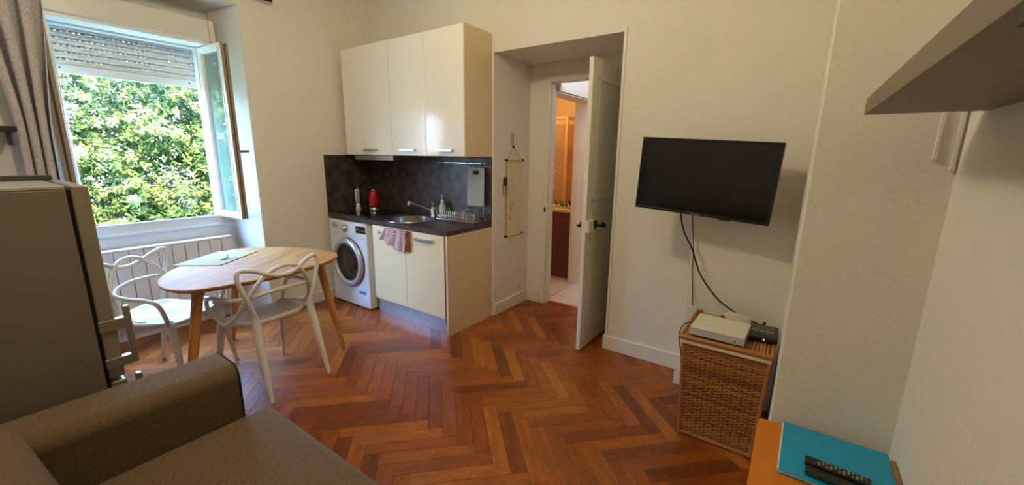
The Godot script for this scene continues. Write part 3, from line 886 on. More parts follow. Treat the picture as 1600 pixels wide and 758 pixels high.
# ------------------------------------------------------------------ fitted kitchen
func build_kitchen() -> void:
	var g: G
	var ZF := -2.328
	# base cabinet
	var c := thing("sink_cabinet", "cream base cabinet with two doors under the sink", "cabinet", V(-2.7, 0, -2.6))
	g = gl(c)
	g.box(V(-3.186, 0.147, -2.90), V(-3.168, 0.856, -2.348), 0.001)
	g.box(V(-2.284, 0.147, -2.90), V(-2.266, 0.856, -2.348), 0.001)
	g.box(V(-3.168, 0.147, -2.90), V(-2.284, 0.165, -2.348), 0.001)
	g.box(V(-3.168, 0.165, -2.905), V(-2.284, 0.856, -2.895), 0.001)
	g.box(V(-2.752, 0.165, -2.40), V(-2.734, 0.856, -2.348), 0.001)
	obj("carcass", g, M.cream, c)
	for r in [[-3.186, -2.745], [-2.741, -2.28]]:
		var dd := obj("door", bx(c, V(r[0], 0.147, -2.347), V(r[1], 0.852, ZF), 0.002), M.cream, c)
		if r[0] < -3.0: pull(c, V(-3.08, 0.797, ZF), V(-2.875, 0.797, ZF), 0.012, dd)
		else: pull(c, V(-2.60, 0.797, ZF), V(-2.395, 0.797, ZF), 0.012, dd)
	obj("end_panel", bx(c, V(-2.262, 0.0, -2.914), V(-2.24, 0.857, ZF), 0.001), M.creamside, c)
	obj("edge_gap", bx(c, V(-2.278, 0.10, -2.36), V(-2.263, 0.856, -2.336), 0.0), mat(92, 66, 40, 0.8), c)
	obj("plinth", bx(c, V(-3.20, 0.0, -2.386), V(-2.264, 0.146, -2.368), 0.001), mat(190, 196, 204, 0.35, 0.75), c, "brushed metal plinth")
	# worktop with a round hole for the bowl
	var w := thing("worktop", "dark brown stone look worktop over washing machine and cabinet", "worktop", V(-3.0, 0.858, -2.6))
	g = gl(w)
	var sc := Vector2(-2.965, -2.585)
	var R := 0.205
	var x0 := -3.898; var x1 := -2.24; var z0 := -2.912; var z1 := ZF
	var y0 := 0.858; var y1 := 0.897
	var angs := []
	for i in 48: angs.append(TAU * i / 48)
	for p in [Vector2(x0, z0), Vector2(x1, z0), Vector2(x1, z1), Vector2(x0, z1)]:
		angs.append(fposmod((p - sc).angle(), TAU))
	angs.sort()
	var outer := []
	for a in angs:
		var d := Vector2(cos(a), sin(a))
		var tx := 1e9 if absf(d.x) < 1e-6 else ((x1 - sc.x) / d.x if d.x > 0 else (x0 - sc.x) / d.x)
		var tz := 1e9 if absf(d.y) < 1e-6 else ((z1 - sc.y) / d.y if d.y > 0 else (z0 - sc.y) / d.y)
		outer.append(sc + d * minf(tx, tz))
	for i in angs.size():
		var j := (i + 1) % angs.size()
		var ci := sc + Vector2(cos(angs[i]), sin(angs[i])) * R
		var cj := sc + Vector2(cos(angs[j]), sin(angs[j])) * R
		for y in [y0, y1]:
			g.quad(V(ci.x, y, ci.y), V(cj.x, y, cj.y), V(outer[j].x, y, outer[j].y), V(outer[i].x, y, outer[i].y), Vector3.UP if y == y1 else Vector3.DOWN)
		var m1 := (ci + cj) / 2 - sc
		g.quad(V(ci.x, y0, ci.y), V(cj.x, y0, cj.y), V(cj.x, y1, cj.y), V(ci.x, y1, ci.y), -V(m1.x, 0, m1.y).normalized())
		var e: Vector2 = outer[j] - outer[i]
		if e.length() > 1e-5:
			var nn := Vector3(e.y, 0, -e.x).normalized()
			g.quad(V(outer[i].x, y0, outer[i].y), V(outer[j].x, y0, outer[j].y), V(outer[j].x, y1, outer[j].y), V(outer[i].x, y1, outer[i].y), nn)
	obj("slab", g, M.counter, w)
	# splashbacks
	var b := thing("splashback", "dark stone look splashback panels behind the worktop corner", "splashback", V(-3.0, 0.897, -2.9))
	obj("back_panel", bx(b, V(-3.885, 0.898, -2.914), V(-2.24, 1.478, -2.899), 0.001), M.counter, b)
	obj("side_panel", bx(b, V(-3.899, 0.898, -2.914), V(-3.885, 1.478, -2.330), 0.001), M.counter, b)
	# wall cabinets
	var u := [["wall_cabinet", -3.845, -3.137, "glossy cream wall cabinet left of three, beside the window wall"], ["wall_cabinet", -3.137, -2.687, "glossy cream wall cabinet in the middle of three"], ["wall_cabinet", -2.687, -2.24, "glossy cream wall cabinet with exposed beige side by alcove"]]
	var ZU := -2.559
	for i in 3:
		var a: float = u[i][1]
		var e: float = u[i][2]
		var k := thing(u[i][0], u[i][3], "cabinet", V((a + e) / 2, 1.485, -2.73), 0.0, "glossy wall cabinets over the worktop")
		g = gl(k)
		g.box(V(a + 0.002, 1.485, -2.914), V(e - (0.018 if i == 2 else 0.002), 2.478, ZU - 0.020), 0.001)
		obj("carcass", g, M.cream, k)
		if i == 0:
			obj("filler_strip", bx(k, V(-3.845, 1.485, ZU - 0.02), V(-3.733, 2.48, ZU - 0.002), 0.001), M.gloss, k)
			a = -3.73
		var de := e - (0.012 if i == 2 else 0.0)
		var dd := obj("door", bx(k, V(a + 0.0018, 1.484, ZU - 0.019), V(de - 0.0018, 2.48, ZU), 0.002), M.gloss, k)
		if i == 2:
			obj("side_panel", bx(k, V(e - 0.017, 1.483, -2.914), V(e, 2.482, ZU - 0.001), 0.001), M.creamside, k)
		var h = [[-3.536, -3.346], [-3.011, -2.817], [-2.564, -2.366]][i]
		pull(k, V(h[0], 1.53, ZU), V(h[1], 1.53, ZU), 0.010, dd)
	# extractor
	var x := thing("extractor_hood", "slim grey metal extractor hood under the wall cabinets", "hood", V(-3.45, 1.43, -2.74))
	obj("front_strip", bx(x, V(-3.75, 1.434, -2.60), V(-3.16, 1.482, -2.585), 0.002), mat(150, 140, 128, 0.4, 0.5), x)
	obj("body", bx(x, V(-3.745, 1.445, -2.895), V(-3.165, 1.483, -2.60), 0.002), mat(120, 112, 104, 0.5, 0.4), x)
	obj("button", bx(x, V(-3.45, 1.452, -2.586), V(-3.43, 1.462, -2.583), 0.001), M.darksteel, x)
	# washing machine
	var wm := thing("washing_machine", "white front loading washing machine under the worktop", "washing machine", V(-3.543, 0, -2.58))
	var wmat := mat(234, 238, 246, 0.28)
	obj("body", bx(wm, V(-3.842, 0.012, -2.86), V(-3.245, 0.85, -2.302), 0.012, 2), wmat, wm)
	for q in [[-3.79, -2.36], [-3.30, -2.36], [-3.79, -2.80], [-3.30, -2.80]]:
		g = gl(wm)
		g.tube([V(q[0], 0.0, q[1]), V(q[0], 0.02, q[1])], 0.02, 10)
		obj("foot", g, M.black, wm)
	var zc := -2.302
	g = gl(wm)
	g.box(V(-3.825, 0.735, zc - 0.002), V(-3.62, 0.838, zc + 0.0035), 0.002)
	var drw := obj("detergent_drawer", g, wmat, wm)
	g = gl(wm)
	g.box(V(-3.79, 0.786, zc), V(-3.70, 0.800, zc + 0.0045), 0.001)
	g.box(V(-3.79, 0.764, zc), V(-3.70, 0.768, zc + 0.0045), 0.001)
	obj("drawer_print", g, mat(120, 124, 140, 0.4), drw)
	textmesh("BOSCH", 0.022, mat(200, 40, 50, 0.5), Transform3D(Basis(), V(-3.745, 0.813, zc + 0.0042)), wm)
	g = gl(wm)
	g.t = g.t * Transform3D(Basis(Vector3.RIGHT, PI / 2), V(-3.565, 0.785, zc))
	g.lathe([Vector2(0.036, 0.0), Vector2(0.036, 0.010), Vector2(0.030, 0.014), Vector2(0.026, 0.030), Vector2(0.022, 0.034), Vector2(0.0, 0.034)], Vector3.ZERO, 24)
	obj("dial", g, mat(196, 194, 196, 0.25, 0.6), wm)
	g = gl(wm)
	g.box(V(-3.405, 0.755, zc - 0.001), V(-3.258, 0.822, zc + 0.003), 0.001)
	var dsp := obj("display", g, mat(14, 14, 18, 0.1), wm)
	g = gl(wm)
	for q in [[-3.395, 0.790, 0.04], [-3.345, 0.785, 0.03], [-3.305, 0.789, 0.035], [-3.30, 0.775, 0.02]]: g.box(V(q[0], q[1], zc + 0.002), V(q[0] + q[2], q[1] + 0.003, zc + 0.0036), 0.0)
	obj("display_print", g, mat(200, 200, 210, 0.4), dsp)
	# porthole: ring, dark bowl, glass
	var ctr := V(-3.545, 0.447, zc)
	g = gl(wm)
	g.t = g.t * Transform3D(Basis(Vector3.RIGHT, PI / 2), ctr)
	g.lathe([Vector2(0.248, 0.0), Vector2(0.248, 0.006), Vector2(0.242, 0.012), Vector2(0.238, 0.012)], Vector3.ZERO, 56)
	obj("door_rim", g, mat(84, 86, 92, 0.35, 0.6), wm)
	g = gl(wm)
	g.t = g.t * Transform3D(Basis(Vector3.RIGHT, PI / 2), ctr)
	g.lathe([Vector2(0.240, 0.002), Vector2(0.238, 0.020), Vector2(0.228, 0.034), Vector2(0.208, 0.040), Vector2(0.192, 0.036), Vector2(0.186, 0.026), Vector2(0.184, 0.006)], Vector3.ZERO, 56)
	var dr := obj("door_ring", g, mat(206, 210, 218, 0.25, 0.5), wm)
	g = gl(wm)
	g.t = g.t * Transform3D(Basis(Vector3.RIGHT, PI / 2), ctr)
	g.lathe([Vector2(0.187, 0.020), Vector2(0.180, 0.014), Vector2(0.150, 0.006), Vector2(0.128, 0.003), Vector2(0.118, 0.007), Vector2(0.085, 0.016), Vector2(0.04, 0.020), Vector2(0.0, 0.021)], Vector3.ZERO, 48)
	obj("porthole_glass", g, mat(36, 32, 28, 0.06), dr)
	obj("sticker", bx(wm, V(-3.412, 0.148, zc - 0.001), V(-3.30, 0.178, zc + 0.0012), 0.0), mat(40, 150, 220, 0.4), wm, "small blue sticker")
	g = gl(wm)
	g.box(V(-3.842, 0.708, zc - 0.001), V(-3.245, 0.7095, zc + 0.0008), 0.0)
	obj("panel_seam", g, mat(150, 154, 164, 0.5), wm)

func pull(k: Node3D, a: Vector3, b: Vector3, r: float, on: Node3D) -> void:
	var g := gl(k)
	var z := a.z
	g.box(V(a.x, a.y - r, z + 0.020), V(b.x, a.y + r, z + 0.027), 0.002)
	g.box(V(a.x, a.y - r * 0.8, z), V(a.x + 0.008, a.y + r * 0.8, z + 0.024), 0.001)
	g.box(V(b.x - 0.008, a.y - r * 0.8, z), V(b.x, a.y + r * 0.8, z + 0.024), 0.001)
	obj("handle", g, M.steel, on)

# ------------------------------------------------------------------ things on and over the worktop
func build_counter_things() -> void:
	var g: G
	var Y := 0.897
	# sink
	var s := thing("sink", "round stainless steel sink bowl set in dark worktop", "sink", V(-2.965, Y, -2.585))
	g = gl(s)
	g.lathe([Vector2(0.226, Y), Vector2(0.224, Y + 0.004), Vector2(0.210, Y + 0.005), Vector2(0.200, Y + 0.001), Vector2(0.196, Y - 0.03), Vector2(0.190, Y - 0.13), Vector2(0.165, Y - 0.155), Vector2(0.04, Y - 0.165), Vector2(0.0, Y - 0.166)], V(-2.965, 0, -2.585), 48)
	obj("bowl", g, M.steel, s)
	g = gl(s)
	g.lathe([Vector2(0.04, Y - 0.165), Vector2(0.036, Y - 0.160), Vector2(0.02, Y - 0.162), Vector2(0.0, Y - 0.163)], V(-2.965, 0, -2.585), 20)
	obj("drain", g, M.darksteel, s)
	# tap
	var f := thing("tap", "chrome single lever kitchen tap behind the sink", "tap", V(-2.905, Y, -2.835))
	g = gl(f)
	g.lathe([Vector2(0.030, Y), Vector2(0.030, Y + 0.006), Vector2(0.024, Y + 0.012), Vector2(0.023, Y + 0.085), Vector2(0.020, Y + 0.10), Vector2(0.0, Y + 0.104)], V(-2.905, 0, -2.835), 20)
	obj("body", g, M.chrome, f)
	g = gl(f)
	g.tube([V(-2.905, Y + 0.045, -2.835), V(-2.93, Y + 0.075, -2.80), V(-2.985, Y + 0.125, -2.70), V(-3.012, Y + 0.148, -2.65), V(-3.02, Y + 0.150, -2.635)], [0.013, 0.011, 0.010, 0.011, 0.014], 12, 4)
	obj("spout", g, M.chrome, f)
	g = gl(f)
	g.tube([V(-3.018, Y + 0.158, -2.637), V(-3.022, Y + 0.125, -2.628)], 0.014, 12)
	obj("nozzle", g, mat(220, 214, 196, 0.4), f)
	g = gl(f)
	g.tube([V(-2.905, Y + 0.10, -2.835), V(-2.89, Y + 0.125, -2.82), V(-2.92, Y + 0.15, -2.83)], [0.012, 0.010, 0.006], 10, 4)
	obj("lever", g, M.chrome, f)
	# hob
	var h := thing("hob", "flat black glass hob at the left end of worktop", "hob", V(-3.5, Y, -2.62))
	obj("glass", bx(h, V(-3.86, Y, -2.87), V(-3.33, Y + 0.006, -2.40), 0.002), mat(10, 10, 11, 0.05), h)
	for q in [[-3.72, -2.74, 0.09], [-3.47, -2.74, 0.07], [-3.72, -2.52, 0.07], [-3.47, -2.52, 0.09]]:
		g = gl(h)
		g.lathe([Vector2(q[2], Y + 0.0058), Vector2(q[2], Y + 0.0064), Vector2(q[2] - 0.002, Y + 0.0064)], V(q[0], 0, q[1]), 32)
		obj("ring_mark", g, mat(70, 70, 72, 0.3), h)
	# stovetop coffee maker
	var Z := Y + 0.0062
	var m := thing("moka_pot", "shiny steel stovetop coffee maker on the black hob", "coffee maker", V(-3.80, Z, -2.62))
	g = gl(m)
	g.lathe([Vector2(0.0, Z), Vector2(0.0459, Z), Vector2(0.0459, Z + 0.004), Vector2(0.0361, Z + 0.078), Vector2(0.0344, Z + 0.082)], V(-3.80, 0, -2.62), 12)
	obj("boiler", g, M.chrome, m)
	g = gl(m)
	g.lathe([Vector2(0.0328, Z + 0.080), Vector2(0.0353, Z + 0.084), Vector2(0.0353, Z + 0.094), Vector2(0.0410, Z + 0.215), Vector2(0.0410, Z + 0.222)], V(-3.80, 0, -2.62), 28)
	obj("jug", g, M.chrome, m)
	g = gl(m)
	g.lathe([Vector2(0.0418, Z + 0.220), Vector2(0.0410, Z + 0.226), Vector2(0.0246, Z + 0.236), Vector2(0.0098, Z + 0.238), Vector2(0.0082, Z + 0.246), Vector2(0.0115, Z + 0.252), Vector2(0.0, Z + 0.256)], V(-3.80, 0, -2.62), 24)
	obj("lid", g, M.chrome, m)
	g = gl(m)
	g.tube([V(-3.76, Z + 0.205, -2.645), V(-3.735, Z + 0.20, -2.665), V(-3.73, Z + 0.13, -2.67)], [0.009, 0.010, 0.007], 8, 4)
	obj("handle", g, M.black, m)
	# red coffee pot
	var r := thing("red_moka_pot", "tapered red metal coffee pot with chrome band on hob", "coffee maker", V(-3.675, Z, -2.725))
	g = gl(r)
	g.lathe([Vector2(0.0, Z), Vector2(0.0480, Z), Vector2(0.0496, Z + 0.006), Vector2(0.0480, Z + 0.026), Vector2(0.0432, Z + 0.034)], V(-3.675, 0, -2.725), 28)
	obj("base", g, M.chrome, r)
	g = gl(r)
	g.lathe([Vector2(0.0432, Z + 0.034), Vector2(0.0496, Z + 0.040), Vector2(0.0512, Z + 0.056), Vector2(0.0512, Z + 0.060)], V(-3.675, 0, -2.725), 28)
	obj("band", g, M.steel, r)
	g = gl(r)
	g.lathe([Vector2(0.0508, Z + 0.06), Vector2(0.0528, Z + 0.10), Vector2(0.0496, Z + 0.15), Vector2(0.0416, Z + 0.19), Vector2(0.0304, Z + 0.212), Vector2(0.0208, Z + 0.218)], V(-3.675, 0, -2.725), 28)
	obj("jug", g, mat(190, 12, 18, 0.18), r)
	g = gl(r)
	g.lathe([Vector2(0.0224, Z + 0.216), Vector2(0.0208, Z + 0.226), Vector2(0.0080, Z + 0.230), Vector2(0.0, Z + 0.231)], V(-3.675, 0, -2.725), 20)
	obj("cap", g, M.chrome, r)
	g = gl(r)
	g.tube([V(-3.615, Z + 0.014, -2.72), V(-3.57, Z + 0.020, -2.715), V(-3.535, Z + 0.022, -2.715)], [0.006, 0.004, 0.003], 6, 3)
	obj("lever", g, M.steel, r)
	# dish rack: floor frame, feet and upright wires
	var d := thing("dish_rack", "steel wire dish rack on the worktop under chopping board", "dish rack", V(-2.49, Y, -2.79))
	var t0 := d.transform.affine_inverse()
	var wm: StandardMaterial3D = mat(214, 206, 194, 0.25, 0.9)
	g = G.new(); g.t = t0
	var xa := -2.72; var xb := -2.285; var za := -2.875; var zb := -2.70
	for y in [Y + 0.018, Y + 0.05]:
		g.tube([V(xa, y, zb), V(xb, y, zb), V(xb, y, za), V(xa, y, za), V(xa, y, zb)], 0.0035, 6)
	for q in [[xa, za], [xa, zb], [xb, za], [xb, zb]]: g.tube([V(q[0], Y, q[1]), V(q[0], Y + 0.05, q[1])], 0.0035, 6)
	obj("frame", g, wm, d)
	for i in 17:
		var x := xa + 0.03 + i * 0.0235
		g = G.new(); g.t = t0
		g.tube([V(x, Y + 0.02, zb), V(x, Y + 0.02, -2.745), V(x, Y + 0.085, -2.752), V(x + 0.002, Y + 0.09, -2.757), V(x, Y + 0.085, -2.762), V(x, Y + 0.02, -2.77), V(x, Y + 0.02, -2.83), V(x, Y + 0.075, -2.835), V(x, Y + 0.02, -2.84), V(x, Y + 0.02, za)], 0.0025, 6)
		obj("wire", g, wm, d)
	for x in [xa, -2.40, xb]:
		g = G.new(); g.t = t0
		g.tube([V(x, Y + 0.05, zb), V(x - 0.012, Y + 0.12, zb), V(x - 0.02, Y + 0.128, zb - 0.02)] if x == xa else [V(x, Y + 0.02, zb), V(x, Y + 0.10, zb), V(x + 0.015, Y + 0.125, zb - 0.02), V(x + 0.03, Y + 0.13, zb - 0.06)] if x != xb else [V(x, Y + 0.05, za + 0.03), V(x, Y + 0.13, za + 0.03), V(x, Y + 0.14, za + 0.01)], 0.004, 6, 4)
		obj("end_hook", g, wm, d)
	# soap
	var so := thing("soap_dispenser", "clear pump soap bottle with green label beside dish rack", "bottle", V(-2.79, Y, -2.845))
	g = gl(so)
	g.lathe([Vector2(0.0, Y), Vector2(0.032, Y), Vector2(0.034, Y + 0.006), Vector2(0.034, Y + 0.11), Vector2(0.026, Y + 0.128), Vector2(0.014, Y + 0.14), Vector2(0.014, Y + 0.15)], V(-2.79, 0, -2.845), 20)
	obj("bottle", g, mat(176, 190, 178, 0.12), so)
	g = gl(so)
	g.lathe([Vector2(0.016, Y + 0.148), Vector2(0.018, Y + 0.152), Vector2(0.016, Y + 0.17), Vector2(0.007, Y + 0.175), Vector2(0.007, Y + 0.205), Vector2(0.010, Y + 0.208), Vector2(0.008, Y + 0.222), Vector2(0.0, Y + 0.224)], V(-2.79, 0, -2.845), 16)
	g.tube([V(-2.79, Y + 0.214, -2.845), V(-2.775, Y + 0.213, -2.80)], [0.006, 0.004], 8)
	obj("pump", g, mat(220, 222, 224, 0.2, 0.3), so)
	var sp := thing("green_sponge", "bright green sponge behind the clear soap bottle", "sponge", V(-2.76, Y, -2.889))
	obj("scourer", bx(sp, V(-2.79, Y + 0.052, -2.896), V(-2.728, Y + 0.105, -2.882), 0.005, 2), mat(30, 150, 60, 0.9), sp)
	obj("holder", bx(sp, V(-2.795, Y, -2.897), V(-2.726, Y + 0.053, -2.881), 0.003), M.darksteel, sp)
	# utensil rail
	var rl := thing("utensil_rail", "chrome utensil rail with hooks on the dark splashback", "rail", V(-2.55, 1.42, -2.88))
	g = gl(rl)
	g.tube([V(-2.87, 1.423, -2.872), V(-2.262, 1.423, -2.872)], 0.0075, 10)
	obj("bar", g, M.chrome, rl)
	for x in [-2.80, -2.32]:
		g = gl(rl)
		g.tube([V(x, 1.423, -2.8985), V(x, 1.423, -2.872)], 0.006, 8)
		g.tube([V(x - 0.012, 1.423, -2.872), V(x + 0.012, 1.423, -2.872)], 0.011, 10)
		obj("fitting", g, M.darksteel, rl)
	for x in [-2.87, -2.262]:
		g = gl(rl)
		g.tube([V(x - 0.01, 1.423, -2.872), V(x + 0.01, 1.423, -2.872)], 0.012, 10)
		obj("end_cap", g, M.darksteel, rl)
	for x in [-2.85, -2.815, -2.50, -2.485, -2.47, -2.43]:
		g = gl(rl)
		g.tube([V(x, 1.405, -2.862), V(x, 1.432, -2.866), V(x, 1.434, -2.878), V(x, 1.40, -2.88), V(x + 0.003, 1.375, -2.876), V(x + 0.004, 1.365, -2.862), V(x + 0.003, 1.378, -2.850)], 0.0025, 6, 4)
		obj("hook", g, M.darksteel, rl)
	var cb := thing("chopping_board", "grey plastic chopping board hanging from the utensil rail", "chopping board", V(-2.383, 1.045, -2.855))
	g = gl(cb)
	# rounded board with a slot near the top, built as a ring of strips
	var hw := 0.094
	var hc := V(-2.381, 1.215, -2.856)
	var shp := PackedVector2Array()
	for q in [[1, 1, 0], [-1, 1, 90], [-1, -1, 180], [1, -1, 270]]:
		for k in 6:
			var a := deg_to_rad(q[2] + 90.0 * k / 5)
			shp.append(Vector2(q[0] * (hw - 0.018) + 0.018 * cos(a), q[1] * (0.172 - 0.018) + 0.018 * sin(a)))
	var hole := PackedVector2Array()
	for k in 24:
		var a := TAU * k / 24
		hole.append(Vector2(0.0 + signf(cos(a)) * 0.022 * absf(signf(snappedf(cos(a), 0.001))) + 0.016 * cos(a), 0.128 + 0.017 * sin(a)))
	var parts := Geometry2D.clip_polygons(shp, PackedVector2Array([Vector2(-0.2, 0.128), Vector2(0.2, 0.128), Vector2(0.2, 0.3), Vector2(-0.2, 0.3)]))
	parts.append_array(Geometry2D.clip_polygons(shp, PackedVector2Array([Vector2(-0.2, -0.3), Vector2(0.2, -0.3), Vector2(0.2, 0.128), Vector2(-0.2, 0.128)])))
	g.t = g.t * Transform3D(Basis(Vector3.UP, 0.04) * Basis(Vector3.RIGHT, PI / 2 - 0.02), hc)
	for p in parts:
		for p2 in Geometry2D.clip_polygons(p, hole):
			var pr := PackedVector2Array()
			for e in p2: pr.append(Vector2(e.x, -e.y))
			g.prism(pr, -0.004, 0.004, 0.0)
	obj("board", g, mat(158, 158, 150, 0.75, 0.0, 0.3), cb)
	# tea towel over the left cabinet door
	var tw := thing("tea_towel", "red and white striped tea towel hanging on cabinet door", "towel", V(-2.85, 0.65, -2.31))
	var im := Image.create(64, 256, false, Image.FORMAT_RGB8)
	for y in 256:
		for x in 64:
			var st := fposmod(y / 256.0 * 12.5, 1.0)
			im.set_pixel(x, y, Color8(146, 34, 44) if st < 0.40 else Color8(236, 224, 220))
	var tm := mat(255, 255, 255, 0.9, 0, 0.2)
	tm.albedo_texture = ImageTexture.create_from_image(im)
	var P := []
	for i in 15:
		var v := i / 14.0
		var row := []
		for j in 31:
			var u := j / 30.0
			var top := V(lerpf(-2.972, -2.70, u), 0.853, -2.318)
			var bot := V(lerpf(-3.045, -2.722, u), lerpf(0.738, 0.655, u) + 0.008 * sin(u * 14.0), -2.312)
			var p := top.lerp(bot, v)
			p.z = -2.3 + 0.010 * sin(u * 17.0 + v * 2.0) * (0.4 + v * 0.6) + 0.004 * sin(u * 41.0)
			row.append(p)
		P.append(row)
	g = gl(tw)
	g.sheet(P, 0.003)
	obj("cloth", g, tm, tw)
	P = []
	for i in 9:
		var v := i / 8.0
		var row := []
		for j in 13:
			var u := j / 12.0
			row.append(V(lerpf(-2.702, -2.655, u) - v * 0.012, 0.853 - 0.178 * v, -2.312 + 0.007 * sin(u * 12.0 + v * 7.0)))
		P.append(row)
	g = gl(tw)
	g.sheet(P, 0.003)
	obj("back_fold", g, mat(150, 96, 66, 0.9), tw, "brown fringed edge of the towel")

# ------------------------------------------------------------------ dining table
func build_table() -> void:
	var t := thing("dining_table", "light wooden dining table with rounded triangle top and three legs", "table", V(-3.05, 0, -1.25))
	var raw := [[-3.026, -0.702], [-2.876, -0.68], [-2.762, -0.705], [-2.687, -0.767], [-2.645, -0.878], [-2.611, -1.064], [-2.61, -1.255], [-2.652, -1.498], [-2.725, -1.658], [-2.82, -1.735], [-2.957, -1.757], [-3.178, -1.71], [-3.381, -1.606], [-3.539, -1.472], [-3.602, -1.335], [-3.545, -1.177], [-3.41, -0.99], [-3.264, -0.84], [-3.146, -0.757]]
	var pts := PackedVector2Array()
	for i in raw.size():
		var q := []
		for k in [-1, 0, 1, 2]: q.append(Vector2(raw[(i + k + raw.size()) % raw.size()][0], raw[(i + k + raw.size()) % raw.size()][1]))
		for k in 3: pts.append(q[1].cubic_interpolate(q[2], q[0], q[3], k / 3.0))
	var g := gl(t)
	var c := Vector2(-3.0, -1.22)
	# rings from the centre to a soft edge that runs under
	var rings := [[0.0, 0.745], [0.97, 0.745], [0.99, 0.7435], [1.0, 0.739], [0.995, 0.731], [0.955, 0.716], [0.90, 0.714], [0.0, 0.714]]
	for i in rings.size() - 1:
		for k in pts.size():
			var k2 := (k + 1) % pts.size()
			var a0: Vector2 = c + (pts[k] - c) * rings[i][0]; var a1: Vector2 = c + (pts[k2] - c) * rings[i][0]
			var b0: Vector2 = c + (pts[k] - c) * rings[i + 1][0]; var b1: Vector2 = c + (pts[k2] - c) * rings[i + 1][0]
			var o := (pts[k] + pts[k2]) / 2 - c
			var dr: float = (rings[i + 1][0] - rings[i][0]) * o.length()
			var dy: float = rings[i + 1][1] - rings[i][1]
			var od := o.normalized()
			var nn := V(od.x * -dy, dr, od.y * -dy).normalized()
			var y0: float = rings[i][1]; var y1: float = rings[i + 1][1]
			var rot := func(q: Vector2) -> Vector2: return Vector2(q.x * 0.55 + q.y * 0.83, q.x * 0.83 - q.y * 0.55) * Vector2(0.6, 1.2)
			g.quad(V(a0.x, y0, a0.y), V(a1.x, y0, a1.y), V(b1.x, y1, b1.y), V(b0.x, y1, b0.y), nn, rot.call(a0), rot.call(a1), rot.call(b1), rot.call(b0))
	obj("tabletop", g, M.tablewood, t)
	for q in [[-2.80, -0.83, -2.765, -0.685], [-2.855, -1.60, -2.735, -1.675], [-3.44, -1.28, -3.61, -1.25]]:
		g = gl(t)
		g.tube([V(q[0], 0.72, q[1]), V(lerpf(q[0], q[2], 0.5), 0.36, lerpf(q[1], q[3], 0.5)), V(q[2], 0.0, q[3])], [0.030, 0.026, 0.015], 16)
		obj("leg", g, M.legwood, t)
	g = gl(t)
	g.prism(pz([[-2.86, -0.86], [-2.82, -1.56], [-3.40, -1.29]]), 0.690, 0.7145)
	obj("under_frame", g, M.legwood, t)
	# placemat
	var pm := thing("placemat", "beige woven placemat lying on the wooden table", "placemat", V(-3.38, 0.7455, -1.15))
	var im := Image.create(256, 256, false, Image.FORMAT_RGB8)
	for y in 256:
		for x in 256:
			var band := int(x / 12.0) % 3
			var dot := int(y / 5.0 + (x / 12) * 0.5) % 2
			var k := 0.85 + 0.15 * sin(x * TAU / 6.0)
			var cc := Color8(206, 190, 140) if band != 1 else (Color8(226, 214, 176) if dot == 0 else Color8(140, 126, 86))
			im.set_pixel(x, y, Color(cc.r * k, cc.g * k, cc.b * k))
	var mm := mat(255, 255, 255, 0.85, 0, 0.2)
	mm.albedo_texture = ImageTexture.create_from_image(im)
	mm.heightmap_enabled = true; mm.heightmap_texture = mm.albedo_texture; mm.heightmap_scale = 0.08
	g = gl(pm)
	var a := V(-3.362, 0, -0.872); var b := V(-3.119, 0, -1.059); var d := V(-3.36, 0, -1.405); var e := V(-3.585, 0, -1.235)
	var yy := Vector3.UP * 0.7458
	var y2 := Vector3.UP * 0.7485
	g.quad(a + y2, b + y2, d + y2, e + y2, Vector3.UP)
	g.quad(a + yy, b + yy, d + yy, e + yy, Vector3.DOWN)
	for q in [[a, b], [b, d], [d, e], [e, a]]:
		var o: Vector3 = (q[1] - q[0]).cross(Vector3.UP).normalized()
		g.quad(q[0] + yy, q[1] + yy, q[1] + y2, q[0] + y2, o)
	obj("mat", g, mm, pm)
	g = gl(pm)
	for q in [[a, b], [b, d]]:
		g.tube([q[0] + y2, q[1] + y2], 0.0022, 6)
	obj("border", g, mat(92, 78, 48, 0.8), pm, "dark edge binding")
	# keys
	var k := thing("keys", "small bunch of keys with dark fob on the placemat", "keys", V(-3.27, 0.7487, -1.16))
	g = gl(k)
	g.t = g.t * Transform3D(Basis(Vector3.UP, 0.9), V(-3.285, 0.7487, -1.15))
	g.box(V(-0.012, 0.0, -0.035), V(0.012, 0.007, 0.03), 0.003)
	obj("fob", g, M.black, k)
	g = gl(k)
	var ring := []
	for i in 17: ring.append(V(-3.275 + 0.014 * cos(TAU * i / 16), 0.768 + 0.014 * sin(TAU * i / 16), -1.17))
	g.tube(ring, 0.0016, 6)
	obj("ring", g, M.darksteel, k)
	for q in [[0.3, 0.05], [-0.5, 0.045]]:
		g = gl(k)
		g.t = g.t * Transform3D(Basis(Vector3.UP, q[0]), V(-3.262, 0.7487, -1.178))
		g.box(V(-0.009, 0.0, -0.012), V(0.009, 0.0022, 0.008), 0.001)
		g.box(V(-0.004, 0.0, -0.012 - q[1]), V(0.004, 0.0022, -0.012), 0.0008)
		obj("key", g, M.steel, k)

